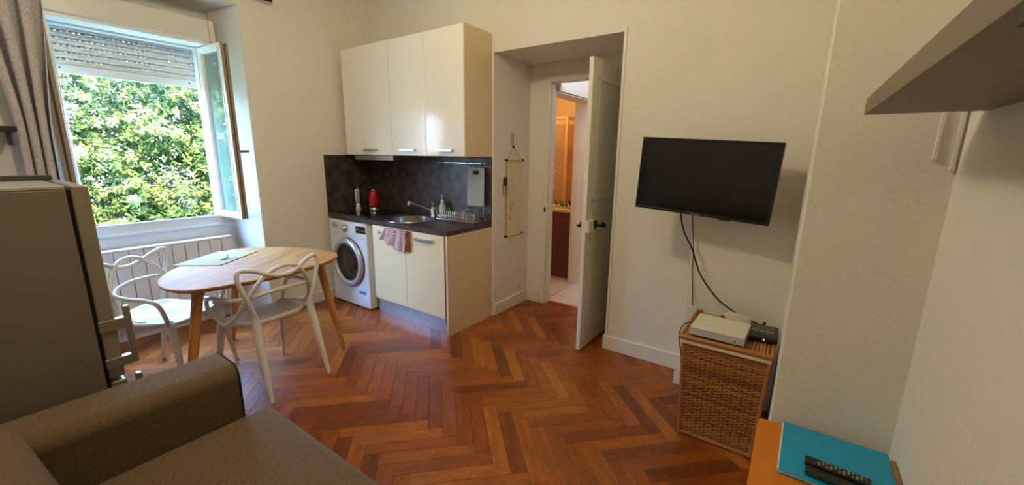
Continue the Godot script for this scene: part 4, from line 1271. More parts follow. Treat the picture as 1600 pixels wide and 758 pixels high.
# ------------------------------------------------------------------ woven-back armchairs
func chair_parts(c: Node3D) -> void:
	# local axes: +x is the front, z the sides
	var g := G.new()
	var prof := [[0.0, 0.446], [0.35, 0.447], [0.6, 0.450], [0.8, 0.456], [0.93, 0.462], [0.985, 0.461], [1.0, 0.452], [0.985, 0.437], [0.93, 0.430], [0.6, 0.428], [0.0, 0.428]]
	var N := 48
	for i in prof.size() - 1:
		for k in N:
			var q := []
			for ij in [[i, k], [i, k + 1], [i + 1, k + 1], [i + 1, k]]: q.append(seat_pt(prof[ij[0]][0], prof[ij[0]][1], TAU * ij[1] / N))
			var nn: Vector3 = (q[1] - q[0] if i > 0 else q[1] - q[2]).cross(q[3] - q[0] if i > 0 else q[3] - q[2]).normalized()
			var want := 1.0 if i < 5 else -1.0
			if i == 5 or i == 6 or i == 7:
				var out := V(q[2].x - 0.02, 0, q[2].z)
				if nn.dot(out) < 0: nn = -nn
			elif nn.y * want < 0: nn = -nn
			g.quad(q[0], q[1], q[2], q[3], nn)
	obj("seat", g, M.chair, c)
	for s in [-1.0, 1.0]:
		g = G.new()
		g.tube([V(0.155, 0.445, 0.185 * s), V(0.185, 0.40, 0.200 * s), V(0.215, 0.2, 0.215 * s), V(0.245, 0.0, 0.228 * s)], [0.030, 0.024, 0.018, 0.012], 12, 3)
		obj("leg", g, M.chair, c)
		g = G.new()
		g.tube([V(-0.172, 0.545, 0.186 * s), V(-0.176, 0.47, 0.182 * s), V(-0.198, 0.36, 0.188 * s), V(-0.24, 0.18, 0.196 * s), V(-0.279, 0.0, 0.204 * s)], [0.014, 0.025, 0.026, 0.019, 0.012], 12, 3)
		obj("leg", g, M.chair, c)
	var mirror := func(h: Array) -> Array:
		var o := h.duplicate()
		for i in range(h.size() - 2, -1, -1): o.append(V(h[i].x, h[i].y, -h[i].z))
		return o
	var A := [V(0.165, 0.43, 0.20), V(0.20, 0.50, 0.243), V(0.18, 0.592, 0.262), V(0.11, 0.622, 0.264), V(0.0, 0.628, 0.258), V(-0.11, 0.638, 0.226), V(-0.165, 0.655, 0.14), V(-0.185, 0.665, 0.0)]
	var B := [V(0.17, 0.452, 0.205), V(0.10, 0.458, 0.240), V(0.0, 0.468, 0.252), V(-0.085, 0.535, 0.240), V(-0.145, 0.635, 0.205), V(-0.185, 0.73, 0.150), V(-0.208, 0.795, 0.08), V(-0.214, 0.815, 0.0)]
	var C := [V(-0.165, 0.45, 0.172), V(-0.178, 0.54, 0.188), V(-0.184, 0.64, 0.220), V(-0.180, 0.74, 0.252), V(-0.176, 0.80, 0.258), V(-0.180, 0.828, 0.235), V(-0.192, 0.812, 0.165), V(-0.212, 0.772, 0.08), V(-0.218, 0.758, 0.0)]
	for h in [["arm_loop", A, 0.0125], ["side_loop", B, 0.0125], ["back_loop", C, 0.0130]]:
		g = G.new()
		g.tube(mirror.call(h[1]), h[2], 10, 5)
		obj(h[0], g, M.chair, c)

func seat_pt(s: float, y: float, a: float) -> Vector3:
	var e := 0.62
	var cx := signf(cos(a)) * pow(absf(cos(a)), e)
	var cz := signf(sin(a)) * pow(absf(sin(a)), e)
	var x := 0.02 + 0.195 * cx * s
	var w := lerpf(0.185, 0.232, (x + 0.175) / 0.39)
	var yy := y
	if s > 0.7 and cx > 0: yy -= 0.018 * cx * (s - 0.7) / 0.3
	if s > 0.7 and cx < -0.4: yy += 0.055 * (-cx - 0.4) * (s - 0.7) / 0.3
	return V(x, yy, w * cz * s)

func build_chairs() -> void:
	var c := thing("dining_chair", "white plastic armchair with woven back, nearer of two, on floor side of table", "chair", V(-2.763, 0, -1.176), PI + 0.128, "white woven-back armchairs")
	chair_parts(c)
	var d := c.duplicate() as Node3D
	d.name = numbered("dining_chair")
	add_child(d)
	tag(d, "white plastic armchair with woven back standing between table and radiator", "chair", "white woven-back armchairs")
	d.position = V(-3.335, 0, -0.807)
	d.rotation.y = 0.594

# ------------------------------------------------------------------ sofa
func build_sofa() -> void:
	var s := thing("sofa", "taupe brown fabric sofa in the near left corner", "sofa", V(-1.15, 0, -0.2))
	for ax in [[-1.955, -1.735], [-0.545, -0.325]]:
		var ag := gl(s)
		arm_shape(ag, ax[0], ax[1])
		obj("armrest", ag, M.sofa, s)
	obj("seat_cushion", bx(s, V(-1.745, 0.30, -0.71), V(-0.535, 0.452, 0.05), 0.045, 4), M.sofa, s)
	obj("base", bx(s, V(-1.76, 0.08, -0.66), V(-0.52, 0.31, 0.25), 0.02, 2), M.sofadark, s)
	obj("back_frame", bx(s, V(-1.76, 0.08, 0.10), V(-0.52, 0.78, 0.26), 0.05, 3), M.sofadark, s)
	for x in [-1.742, -1.14]:
		var g := gl(s)
		g.t = g.t * Transform3D(Basis(Vector3.RIGHT, 0.22), V(x + 0.3, 0.595, 0.035))
		g.box(V(-0.295, -0.19, -0.11), V(0.295, 0.19, 0.11), 0.10, 5)
		obj("back_cushion", g, M.sofa, s)
	var g := gl(s)
	# piping round the cut front end of the armrests
	for ax in [[-1.955, -1.735], [-0.545, -0.325]]:
		var P := []
		for q in arm_outline(ax[0], ax[1]): P.append(V(q[0].x, q[0].y, -0.603))
		g.tube(P, 0.004, 6)
		g.tube([V(ax[0] + 0.012, 0.648, -0.60), V(ax[0] + 0.012, 0.648, 0.24)], 0.004, 6)
	obj("piping", g, mat(40, 31, 22, 0.9), s)
	for q in [[-1.9, -0.55], [-0.38, -0.55], [-1.9, 0.2], [-0.38, 0.2]]:
		g = gl(s)
		g.tube([V(q[0], 0.0, q[1]), V(q[0], 0.07, q[1])], [0.02, 0.025], 12)
		obj("foot", g, M.black, s)

func arm_outline(x0: float, x1: float) -> Array:
	var o := [[Vector2(x0, 0.06), Vector2(-1, 0)]]
	var y1 := 0.665
	for c in [[x0 + 0.035, y1 - 0.035, 0.035, 180.0], [x1 - 0.055, y1 - 0.055, 0.055, 90.0]]:
		for k in 9:
			var a := deg_to_rad(c[3] - 90.0 * k / 8)
			var d := Vector2(cos(a), sin(a))
			o.append([Vector2(c[0], c[1]) + d * c[2], d])
	o.append([Vector2(x1, 0.06), Vector2(1, 0)])
	return o
func arm_shape(g: G, x0: float, x1: float) -> void:
	var o := arm_outline(x0, x1)
	var zf := -0.605
	var zb := 0.26
	for i in o.size() - 1:
		var p: Vector2 = o[i][0]; var q: Vector2 = o[i + 1][0]
		var np := V(o[i][1].x, o[i][1].y, 0); var nq := V(o[i + 1][1].x, o[i + 1][1].y, 0)
		g.squad(V(p.x, p.y, zf), V(q.x, q.y, zf), V(q.x, q.y, zb), V(p.x, p.y, zb), np, nq, nq, np)
	for z in [zf, zb]:
		var nn := V(0, 0, -1 if z == zf else 1)
		var c := V((x0 + x1) / 2, 0.3, z)
		for i in o.size():
			var p: Vector2 = o[i][0]; var q: Vector2 = o[(i + 1) % o.size()][0]
			g.tri(c, V(p.x, p.y, z), V(q.x, q.y, z), nn, nn, nn)
	g.quad(V(x0, 0.06, zf), V(x1, 0.06, zf), V(x1, 0.06, zb), V(x0, 0.06, zb), Vector3.DOWN)

# ------------------------------------------------------------------ fridge, shelf over it
func build_fridge() -> void:
	var f := thing("fridge", "tall grey fridge freezer beside the sofa armrest", "fridge", V(-2.38, 0, -0.02))
	var X := -2.1
	obj("body", bx(f, V(-2.65, 0.02, -0.288), V(X, 1.362, 0.28), 0.004), M.fridge, f)
	obj("top_panel", bx(f, V(-2.65, 1.362, -0.286), V(X, 1.376, 0.28), 0.004), mat(168, 166, 160, 0.35), f)
	obj("door_seal", bx(f, V(-2.64, 0.06, -0.299), V(X - 0.012, 1.36, -0.286), 0.0), M.gap, f)
	var up := obj("upper_door", bx(f, V(-2.652, 0.626, -0.345), V(X + 0.002, 1.373, -0.299), 0.006, 2), M.fridgedoor, f)
	var low := obj("lower_door", bx(f, V(-2.652, 0.06, -0.345), V(X + 0.002, 0.610, -0.299), 0.006, 2), M.fridgedoor, f)
	obj("kick_plate", bx(f, V(-2.63, 0.0, -0.30), V(X - 0.02, 0.055, 0.27), 0.0), M.black, f)
	for y in [[0.69, 0.84, 0.668, 0.905], [0.39, 0.55, 0.35, 0.618]]:
		var g := gl(f)
		g.box(V(X - 0.02, y[0] - 0.022, -0.375), V(X + 0.010, y[0] + 0.016, -0.296), 0.002)
		g.box(V(X - 0.02, y[1] - 0.022, -0.375), V(X + 0.010, y[1] + 0.022, -0.296), 0.002)
		g.box(V(X - 0.018, y[2], -0.392), V(X + 0.008, y[3], -0.372), 0.004)
		obj("handle", g, mat(150, 138, 120, 0.35, 0.6), up if y[0] > 0.6 else low)
	var t := thing("metal_tray", "thin grey metal tray lying on top of the fridge", "tray", V(-2.57, 1.376, -0.02))
	obj("tray", bx(t, V(-2.645, 1.3765, -0.31), V(-2.50, 1.392, 0.25), 0.003), M.steel, t)
	obj("rim", bx(t, V(-2.505, 1.377, -0.312), V(-2.497, 1.397, 0.25), 0.002), M.darksteel, t)
	var s := thing("black_shelf", "small black wall shelf at the left edge by curtain", "shelf", V(-3.8, 1.6, -0.1))
	obj("board", bx(s, V(-3.899, 1.596, -0.366), V(-3.66, 1.622, 0.45), 0.002), M.black, s)
	obj("bracket", bx(s, V(-3.899, 1.52, -0.36), V(-3.885, 1.597, -0.34), 0.002), M.darksteel, s)
	obj("bracket", bx(s, V(-3.899, 1.52, 0.38), V(-3.885, 1.597, 0.40), 0.002), M.darksteel, s)

# ------------------------------------------------------------------ television
func build_tv() -> void:
	var t := thing("television", "black flat screen television on a wall arm above wicker basket", "television", V(-0.449, 1.386, -2.513))
	t.transform = Transform3D(Basis.from_euler(Vector3(0.029, -0.066, -0.055)), V(-0.449, 1.386, -2.513))
	var g := G.new()
	g.box(V(-0.3625, -0.2125, -0.045), V(0.3625, 0.2125, -0.001), 0.006, 2)
	obj("housing", g, mat(16, 16, 16, 0.4), t)
	g = G.new()
	g.box(V(-0.3625, 0.2015, -0.004), V(0.3625, 0.2125, 0.003), 0.002)
	g.box(V(-0.3625, -0.2125, -0.004), V(0.3625, -0.1975, 0.003), 0.002)
	g.box(V(-0.3625, -0.1975, -0.004), V(-0.3515, 0.2015, 0.003), 0.002)
	g.box(V(0.3515, -0.1975, -0.004), V(0.3625, 0.2015, 0.003), 0.002)
	obj("bezel", g, mat(14, 14, 14, 0.3), t)
	g = G.new()
	g.box(V(-0.352, -0.198, -0.003), V(0.352, 0.202, 0.0005), 0.0)
	obj("screen", g, mat(9, 9, 10, 0.16), t)
	textmesh("SAMSUNG", 0.013, mat(150, 150, 150, 0.4), t.transform * Transform3D(Basis(), V(-0.01, -0.205, 0.0032)), t)
	g = G.new()
	g.box(V(0.12, -0.220, -0.02), V(0.18, -0.2115, -0.006), 0.003)
	obj("sensor", g, M.black, t)
	g = G.new()
	g.box(V(-0.16, -0.10, -0.075), V(0.16, 0.12, -0.044), 0.008, 2)
	obj("back_cover", g, M.black, t)
	g = gl(t)
	g.box(V(-0.47, 1.28, -2.714), V(-0.36, 1.50, -2.70), 0.002)
	g.tube([V(-0.42, 1.39, -2.705), V(-0.36, 1.39, -2.64), V(-0.43, 1.388, -2.59)], 0.016, 8)
	obj("wall_arm", g, M.iron, t)
	var c := thing("television_cable", "thick black cable looping from television to basket top", "cable", V(-0.45, 0.9, -2.6))
	g = gl(c)
	g.tube([V(-0.553, 1.20, -2.575), V(-0.552, 1.15, -2.585), V(-0.53, 1.06, -2.60), V(-0.478, 0.955, -2.62), V(-0.455, 0.88, -2.64), V(-0.415, 0.79, -2.645), V(-0.32, 0.68, -2.63), V(-0.21, 0.618, -2.60), V(-0.10, 0.592, -2.57), V(-0.06, 0.590, -2.545), V(-0.05, 0.615, -2.535), V(-0.065, 0.60, -2.52)], 0.0048, 8, 6)
	obj("cord", g, M.cable, c)
	var d := thing("power_cord", "thin black cord hanging straight down behind white box", "cable", V(-0.48, 0.9, -2.7))
	g = gl(d)
	g.tube([V(-0.495, 1.19, -2.57), V(-0.494, 1.14, -2.62), V(-0.484, 0.95, -2.69), V(-0.478, 0.8, -2.70), V(-0.46, 0.66, -2.69), V(-0.448, 0.585, -2.66)], 0.003, 6, 6)
	obj("cord", g, M.cable, d)

# ------------------------------------------------------------------ wicker basket and what lies on it
func build_basket() -> void:
	var b := thing("wicker_basket", "tall brown wicker laundry basket beside the pillar", "basket", V(-0.2, 0, -2.4))
	var FB := [V(-0.366, 0, -2.195), V(-0.022, 0, -2.195)]      # front bottom corners
	var FT := [V(-0.392, 0.548, -2.185), V(0.002, 0.548, -2.185)]
	var BB := [V(-0.366, 0, -2.53), V(-0.022, 0, -2.53)]
	var BT := [V(-0.392, 0.548, -2.565), V(0.002, 0.548, -2.565)]
	var faces := [[FB[0], FB[1], FT[0], FT[1], V(0, 0, 1)], [FB[1], BB[1], FT[1], BT[1], V(1, 0, 0)], [BB[0], FB[0], BT[0], FT[0], V(-1, 0, 0)]]
	# frame canes
	var g := gl(b)
	for q in [[FB[0], FT[0]], [FB[1], FT[1]], [BB[0], BT[0]], [BB[1], BT[1]]]: g.tube([q[0] + Vector3.UP * 0.005, q[1]], 0.011, 8)
	for q in [[FB[0], FB[1]], [FB[1], BB[1]], [BB[1], BB[0]], [BB[0], FB[0]]]: g.tube([q[0] + Vector3.UP * 0.012, q[1] + Vector3.UP * 0.012], 0.011, 8)
	for q in [[FT[0], FT[1]], [FT[1], BT[1]], [BT[1], BT[0]], [BT[0], FT[0]]]: g.tube([q[0], q[1]], 0.010, 8)
	obj("frame", g, M.wicker[0], b)
	# lining seen through the gaps
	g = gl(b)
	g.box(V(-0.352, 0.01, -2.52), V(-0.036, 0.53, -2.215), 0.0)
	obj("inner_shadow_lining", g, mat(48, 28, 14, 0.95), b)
	var weave := [gl(b), gl(b), gl(b), gl(b)]
	for f in faces:
		var n: Vector3 = f[4]
		var wide: float = (f[1] - f[0]).length()
		var stakes := int(wide / 0.0205)
		var rows := 62
		# uprights
		for i in stakes + 1:
			var u := (i + 0.5) / (stakes + 1)
			if u > 0.985 or u < 0.015: continue
			var p0: Vector3 = f[0].lerp(f[1], u)
			var p1: Vector3 = f[2].lerp(f[3], u)
			weave[3].tube([p0 + Vector3.UP * 0.01 - n * 0.004, p1 - n * 0.004], 0.0034, 5)
		for r in rows:
			var v := (r + 0.8) / (rows + 0.6)
			var k := rng.randi() % 3
			var pts := []
			var m := stakes * 2
			var off := rng.randf_range(-0.0009, 0.0009)
			for i in m + 1:
				var u := lerpf(0.02, 0.98, float(i) / m)
				var q: Vector3 = f[0].lerp(f[1], u).lerp(f[2].lerp(f[3], u), v)
				var ph := 0.0048 * sin(float(i) / m * stakes * PI + (PI if r % 2 == 0 else 0.0))
				pts.append(q + n * ph + Vector3.UP * (off + 0.001 * sin(i * 0.7 + r)))
			weave[k].tube(pts, 0.0046, 5)
	for i in 4:
		var o := obj("weave", weave[i], M.wicker[i], b)
		o.set_meta("kind", "stuff")
	# lid: cloth band, rolled front edge, woven top
	obj("cloth_band", bx(b, V(-0.400, 0.537, -2.574), V(0.009, 0.560, -2.172), 0.006, 2), mat(226, 208, 168, 0.9), b, "cream cloth band under the lid")
	g = gl(b)
	g.tube([V(-0.415, 0.572, -2.178), V(0.012, 0.572, -2.178)], 0.0135, 10)
	g.tube([V(-0.408, 0.570, -2.178), V(-0.408, 0.570, -2.575)], 0.011, 8)
	g.tube([V(0.006, 0.570, -2.178), V(0.006, 0.570, -2.575)], 0.011, 8)
	g.tube([V(-0.41, 0.572, -2.575), V(0.008, 0.572, -2.575)], 0.012, 8)
	obj("lid_rim", g, M.wicker[0], b)
	g = gl(b)
	for i in 26:
		var x := -0.398 + i * 0.0157
		g.box(V(x, 0.560, -2.57), V(x + 0.0135, 0.572, -2.182), 0.004)
	obj("lid_canes", g, M.wicker[2], b).set_meta("kind", "stuff")
	# white internet box
	var w := thing("internet_box", "white flat internet box on the wicker basket", "router", V(-0.24, 0.584, -2.30), -0.03)
	g = G.new()
	g.box(V(-0.128, 0.006, -0.125), V(0.128, 0.048, 0.108), 0.004, 2)
	obj("body", g, mat(224, 216, 196, 0.4), w)
	g = G.new()
	g.box(V(-0.128, 0.006, 0.106), V(0.128, 0.046, 0.1095), 0.001)
	obj("front_face", g, mat(196, 190, 186, 0.35), w)
	g = G.new()
	g.box(V(-0.12, 0.0, -0.11), V(0.12, 0.008, 0.10), 0.002)
	obj("foot_plate", g, mat(60, 54, 48, 0.6), w)
	g = G.new()
	g.box(V(0.084, 0.014, 0.108), V(0.089, 0.030, 0.111), 0.001)
	obj("indicator", g, M.black, w)
	# cable bundle, plugs
	var cb := thing("cable_bundle", "folded white cable bundle behind the internet box", "cable", V(-0.17, 0.585, -2.46))
	g = gl(cb)
	for i in 5:
		var y := 0.612 + i * 0.008
		g.tube([V(-0.27 + i * 0.01, y - 0.01, -2.45), V(-0.22, y + 0.012, -2.455 - i * 0.003), V(-0.14, y + 0.004, -2.46), V(-0.12, y - 0.006, -2.475), V(-0.15, y - 0.014, -2.485), V(-0.24, y - 0.008, -2.48)], 0.006, 6, 4)
	obj("loops", g, mat(226, 212, 186, 0.5), cb)
	obj("adapter", bx(cb, V(-0.22, 0.584, -2.50), V(-0.13, 0.612, -2.45), 0.004), mat(222, 208, 180, 0.5), cb)
	obj("red_plug", bx(cb, V(-0.262, 0.61, -2.46), V(-0.24, 0.636, -2.44), 0.003), mat(150, 48, 30, 0.5), cb, "small red plug")
	var pl := thing("brown_plug", "small brown plug behind left end of the internet box", "plug", V(-0.365, 0.585, -2.45))
	obj("plug", bx(pl, V(-0.385, 0.584, -2.47), V(-0.350, 0.640, -2.445), 0.004), mat(140, 92, 60, 0.5), pl)
	obj("tip", bx(pl, V(-0.352, 0.62, -2.465), V(-0.338, 0.634, -2.45), 0.002), mat(210, 180, 140, 0.5), pl)
	# black router
	var r := thing("black_router", "small black router on the right end of the basket lid", "router", V(-0.05, 0.584, -2.41), 0.02)
	g = G.new()
	g.box(V(-0.075, 0.0, -0.105), V(0.070, 0.026, 0.085), 0.010, 3)
	obj("body", g, mat(16, 16, 14, 0.45), r)
	g = G.new()
	g.box(V(-0.055, 0.0255, -0.09), V(0.050, 0.028, 0.055), 0.001)
	obj("label_plate", g, mat(52, 46, 40, 0.4), r)
	var bt := Basis(Vector3.RIGHT, -PI / 2)
	textmesh("Router SIM", 0.020, mat(210, 200, 180, 0.5), r.transform * Transform3D(bt, V(-0.002, 0.0285, 0.0)), r)
	g = G.new()
	for q in [[-0.03, -0.055], [-0.005, -0.055], [0.035, -0.06]]: g.box(V(q[0], 0.0275, q[1]), V(q[0] + 0.008, 0.0288, q[1] + 0.008), 0.0)
	obj("mark", g, mat(196, 186, 150, 0.5), r)
	g = G.new()
	g.box(V(0.004, 0.008, 0.0845), V(0.010, 0.017, 0.0862), 0.0)
	var led := mat(240, 240, 255, 0.4)
	led.emission_enabled = true; led.emission = Color(0.9, 0.92, 1.0); led.emission_energy_multiplier = 0.8
	obj("led_light", g, led, r)
	var wc := thing("thin_cable", "thin brown cord curving down left of the wicker basket", "cable", V(-0.42, 0.4, -2.4))
	g = gl(wc)
	g.tube([V(-0.375, 0.615, -2.30), V(-0.41, 0.60, -2.31), V(-0.44, 0.55, -2.33), V(-0.445, 0.48, -2.34), V(-0.43, 0.38, -2.36), V(-0.425, 0.2, -2.40), V(-0.43, 0.006, -2.46)], 0.003, 6, 5)
	obj("cord", g, mat(66, 46, 34, 0.6), wc)

# ------------------------------------------------------------------ orange side table, folder, remotes
func build_side_table() -> void:
	var T := 0.487
	var t := thing("side_table", "orange stained wooden side table in the corner by pillar", "table", V(0.18, 0, -1.5))
	var g := gl(t)
	var shp := PackedVector2Array()
	var lo := Vector2(-0.010, -1.765); var hi := Vector2(0.372, -1.05)
	for q in [[hi.x, hi.y, 1, 1, 0], [lo.x, hi.y, -1, 1, 90], [lo.x, lo.y, -1, -1, 180], [hi.x, lo.y, 1, -1, 270]]:
		for k in 5:
			var a := deg_to_rad(q[4] + 90.0 * k / 4)
			shp.append(Vector2(q[0] - q[2] * 0.018 + 0.018 * cos(a), q[1] - q[3] * 0.018 + 0.018 * sin(a)))
	g.prism(shp, T - 0.022, T, 0.003, 2.0)
	obj("tabletop", g, M.orange, t)
	g = gl(t)
	g.box(V(0.02, T - 0.10, -1.74), V(0.35, T - 0.022, -1.72), 0.002)
	g.box(V(0.02, T - 0.10, -1.10), V(0.35, T - 0.022, -1.08), 0.002)
	g.box(V(0.02, T - 0.10, -1.73), V(0.04, T - 0.022, -1.09), 0.002)
	g.box(V(0.33, T - 0.10, -1.73), V(0.35, T - 0.022, -1.09), 0.002)
	obj("apron", g, M.orange, t)
	for q in [[0.035, -1.725], [0.335, -1.725], [0.035, -1.095], [0.335, -1.095]]:
		obj("leg", bx(t, V(q[0] - 0.02, 0.0, q[1] - 0.02), V(q[0] + 0.02, T - 0.022, q[1] + 0.02), 0.004), M.orange, t)
	# folder
	var f := thing("blue_folder", "turquoise blue folder full of papers on the orange table", "folder", V(0.22, T, -1.61), -0.02)
	g = G.new()
	g.box(V(-0.150, 0.0005, -0.150), V(0.152, 0.0025, 0.155), 0.0008)
	obj("bottom_cover", g, mat(0, 138, 190, 0.35), f)
	g = G.new()
	g.box(V(-0.153, 0.0025, -0.146), V(0.146, 0.014, 0.150), 0.001)
	obj("papers", g, mat(226, 220, 204, 0.8), f)
	g = G.new()
	var P := []
	for i in 9:
		var row := []
		for j in 9:
			var u := j / 8.0; var v := i / 8.0
			row.append(V(lerpf(-0.148, 0.155, u), 0.0165 + 0.004 * sin(u * PI) * sin(v * PI), lerpf(-0.152, 0.157, v)))
		P.append(row)
	for row in P: row.reverse()
	g.sheet(P, 0.0018)
	obj("top_cover", g, mat(0, 152, 194, 0.28), f)
	# remotes
	var rm := mat(22, 22, 22, 0.4)
	var specs := [["remote_control", "long black remote control with many buttons on blue folder", V(0.222, T + 0.0215, -1.534), -0.075, 0.17], ["remote_control", "plain black remote control lying in front of button remote", V(0.226, T + 0.0215, -1.484), -0.11, 0.175]]
	for si in 2:
		var q = specs[si]
		var r := thing(q[0], q[1], "remote control", q[2], q[3], "black remote controls on the folder")
		g = G.new()
		g.box(V(-q[4] / 2, 0, -0.020), V(q[4] / 2, 0.017 if si == 0 else 0.013, 0.020), 0.006, 3)
		var bd := obj("body", g, rm, r)
		for i in 12:
			for j in 3:
				if si == 1 and (i % 4 != 0): continue
				g = G.new()
				var x: float = -q[4] / 2 + 0.035 + i * 0.0108
				var z := -0.012 + j * 0.010
				var h := 0.017 if si == 0 else 0.013
				g.box(V(x, h - 0.001, z), V(x + 0.006, h + 0.0012, z + 0.0055), 0.0008)
				var col := mat(176, 170, 156, 0.6) if (i + j) % 3 != 0 else mat(58, 58, 56, 0.6)
				if i == 11 and j == 0: col = mat(190, 60, 44, 0.6)
				if i == 11 and j == 2: col = mat(90, 140, 60, 0.6)
				if i == 1 and j == 0: col = mat(200, 120, 40, 0.6)
				if si == 1: col = mat(44, 44, 42, 0.6)
				obj("button", g, col, bd)
	var wd := thing("wooden_strip", "brown wooden strip standing against right wall beside folder", "wood strip", V(0.379, T, -1.62))
	g = gl(wd)
	g.box(V(0.3735, T + 0.0005, -1.70), V(0.3855, T + 0.035, -1.20), 0.003)
	obj("board", g, mat(150, 112, 66, 0.6), wd)

# ------------------------------------------------------------------ things on walls
func build_wall_things() -> void:
	var g: G
	var XL := -2.225
	# hanging scroll
	var s := thing("hanging_scroll", "narrow beige hanging scroll with ink writing in the alcove", "scroll", V(XL, 0.74, -3.22))
	var im := Image.create(128, 384, false, Image.FORMAT_RGB8)
	im.fill(Color8(226, 210, 178))
	var rg := RandomNumberGenerator.new()
	rg.seed = 4
	for i in 60:      # thin grey brush line
		var a := i / 59.0
		var x := int(34 + 22 * a + 8 * sin(a * 9.0))
		var y := int(40 + 96 * a * a + 26 * a)
		im.fill_rect(Rect2i(x, y, 2, 2), Color8(166, 148, 118))
		im.fill_rect(Rect2i(int(54 + 30 * a), int(120 + 24 * a - 30 * a * a), 2, 1), Color8(176, 158, 124))
	for c in 3:
		for k in 4 - c:
			for st in 5:
				im.fill_rect(Rect2i(34 + c * 14 + rg.randi() % 5, 208 + k * 15 + rg.randi() % 9, 3 + rg.randi() % 4, 2), Color8(84, 66, 48))
	for k in 3: im.fill_rect(Rect2i(36, 262 + k * 9, 4, 3), Color8(130, 104, 74))
	im.fill_rect(Rect2i(34, 290, 8, 14), Color8(146, 66, 34))
	var pm := mat(255, 255, 255, 0.85, 0, 0.2)
	pm.albedo_texture = ImageTexture.create_from_image(im)
	g = gl(s)
	g.quad(V(XL + 0.006, 1.455, -3.10), V(XL + 0.006, 1.455, -3.352), V(XL + 0.006, 0.742, -3.352), V(XL + 0.006, 0.742, -3.10), V(1, 0, 0))
	g.quad(V(XL + 0.003, 1.455, -3.10), V(XL + 0.003, 1.455, -3.352), V(XL + 0.003, 0.742, -3.352), V(XL + 0.003, 0.742, -3.10), V(-1, 0, 0))
	obj("paper", g, pm, s)
	g = gl(s)
	g.box(V(XL + 0.002, 0.742, -3.108), V(XL + 0.009, 1.455, -3.100), 0.001)
	obj("edge_band", g, mat(176, 146, 92, 0.7), s)
	for y in [1.455, 0.742]:
		g = gl(s)
		g.tube([V(XL + 0.011, y, -3.10), V(XL + 0.011, y, -3.355)], 0.009 if y < 1 else 0.007, 10)
		var rd := obj("rod", g, mat(206, 190, 156, 0.6), s)
		for z in [[-3.082, -3.104], [-3.352, -3.372]]:
			g = gl(s)
			g.tube([V(XL + 0.0125, y, z[0]), V(XL + 0.0125, y, z[1])], 0.012 if y < 1 else 0.010, 10)
			obj("knob", g, M.black, rd)
	g = gl(s)
	g.tube([V(XL + 0.008, 1.455, -3.11), V(XL + 0.008, 1.575, -3.208)], 0.0016, 5)
	g.tube([V(XL + 0.008, 1.455, -3.345), V(XL + 0.008, 1.575, -3.208)], 0.0016, 5)
	obj("cord", g, mat(60, 48, 38, 0.8), s)
	g = gl(s)
	g.tube([V(XL, 1.575, -3.208), V(XL + 0.018, 1.575, -3.208)], 0.009, 8)
	obj("nail", g, M.black, s)
	var tg := thing("paper_strip", "narrow paper strip above the hanging scroll", "paper strip", V(XL, 1.58, -3.19))
	obj("strip", bx(tg, V(XL, 1.59, -3.212), V(XL + 0.003, 1.70, -3.180), 0.0), mat(196, 178, 140, 0.8), tg)
	obj("border", bx(tg, V(XL + 0.001, 1.59, -3.215), V(XL + 0.005, 1.70, -3.208), 0.0), mat(140, 110, 74, 0.8), tg)
	# intercom handset
	var ic := thing("intercom", "cream wall intercom handset with dark grille beside the scroll", "intercom", V(XL, 1.15, -3.045))
	obj("base", bx(ic, V(XL, 1.15, -3.075), V(XL + 0.022, 1.30, -3.015), 0.010, 3), mat(222, 206, 172, 0.5), ic)
	obj("handset", bx(ic, V(XL + 0.02, 1.225, -3.070), V(XL + 0.045, 1.305, -3.034), 0.008, 3), mat(34, 36, 40, 0.5), ic)
	g = gl(ic)
	g.tube([V(XL + 0.02, 1.24, -3.02), V(XL + 0.03, 1.20, -3.015), V(XL + 0.02, 1.16, -3.035)], 0.004, 6, 4)
	obj("cord", g, mat(150, 110, 66, 0.6), ic)
	# sockets
	socket(V(XL, 0.185, -3.335), V(1, 0, 0), "white wall socket low on the alcove side wall")
	socket(V(-3.9, 0.21, -1.83), V(1, 0, 0), "white wall socket under the right end of the table")
	# floating shelf on the right wall
	var sh := thing("floating_shelf", "grey brown floating shelf high on the right wall", "shelf", V(0.26, 1.632, -0.8))
	obj("board", bx(sh, V(0.135, 1.632, -1.652), V(0.3878, 1.678, 0.30), 0.001), mat(122, 108, 88, 0.5), sh)
	var bb := thing("black_clip", "black bracket end under the shelf at the frame edge", "bracket", V(0.26, 1.61, -0.55))
	obj("plate", bx(bb, V(0.136, 1.612, -0.56), V(0.387, 1.6318, -0.50), 0.002), M.black, bb)
	obj("screw", bx(bb, V(0.2, 1.608, -0.54), V(0.21, 1.613, -0.53), 0.001), M.darksteel, bb)
	# cable ducts on the pillar
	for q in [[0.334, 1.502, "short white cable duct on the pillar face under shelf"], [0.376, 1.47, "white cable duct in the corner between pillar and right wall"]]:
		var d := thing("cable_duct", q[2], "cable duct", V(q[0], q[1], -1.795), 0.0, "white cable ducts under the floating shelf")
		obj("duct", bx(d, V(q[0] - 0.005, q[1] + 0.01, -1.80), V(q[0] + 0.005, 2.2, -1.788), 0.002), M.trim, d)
		obj("end_cap", bx(d, V(q[0] - 0.0065, q[1], -1.80), V(q[0] + 0.0065, q[1] + 0.014, -1.786), 0.002), M.trim, d)

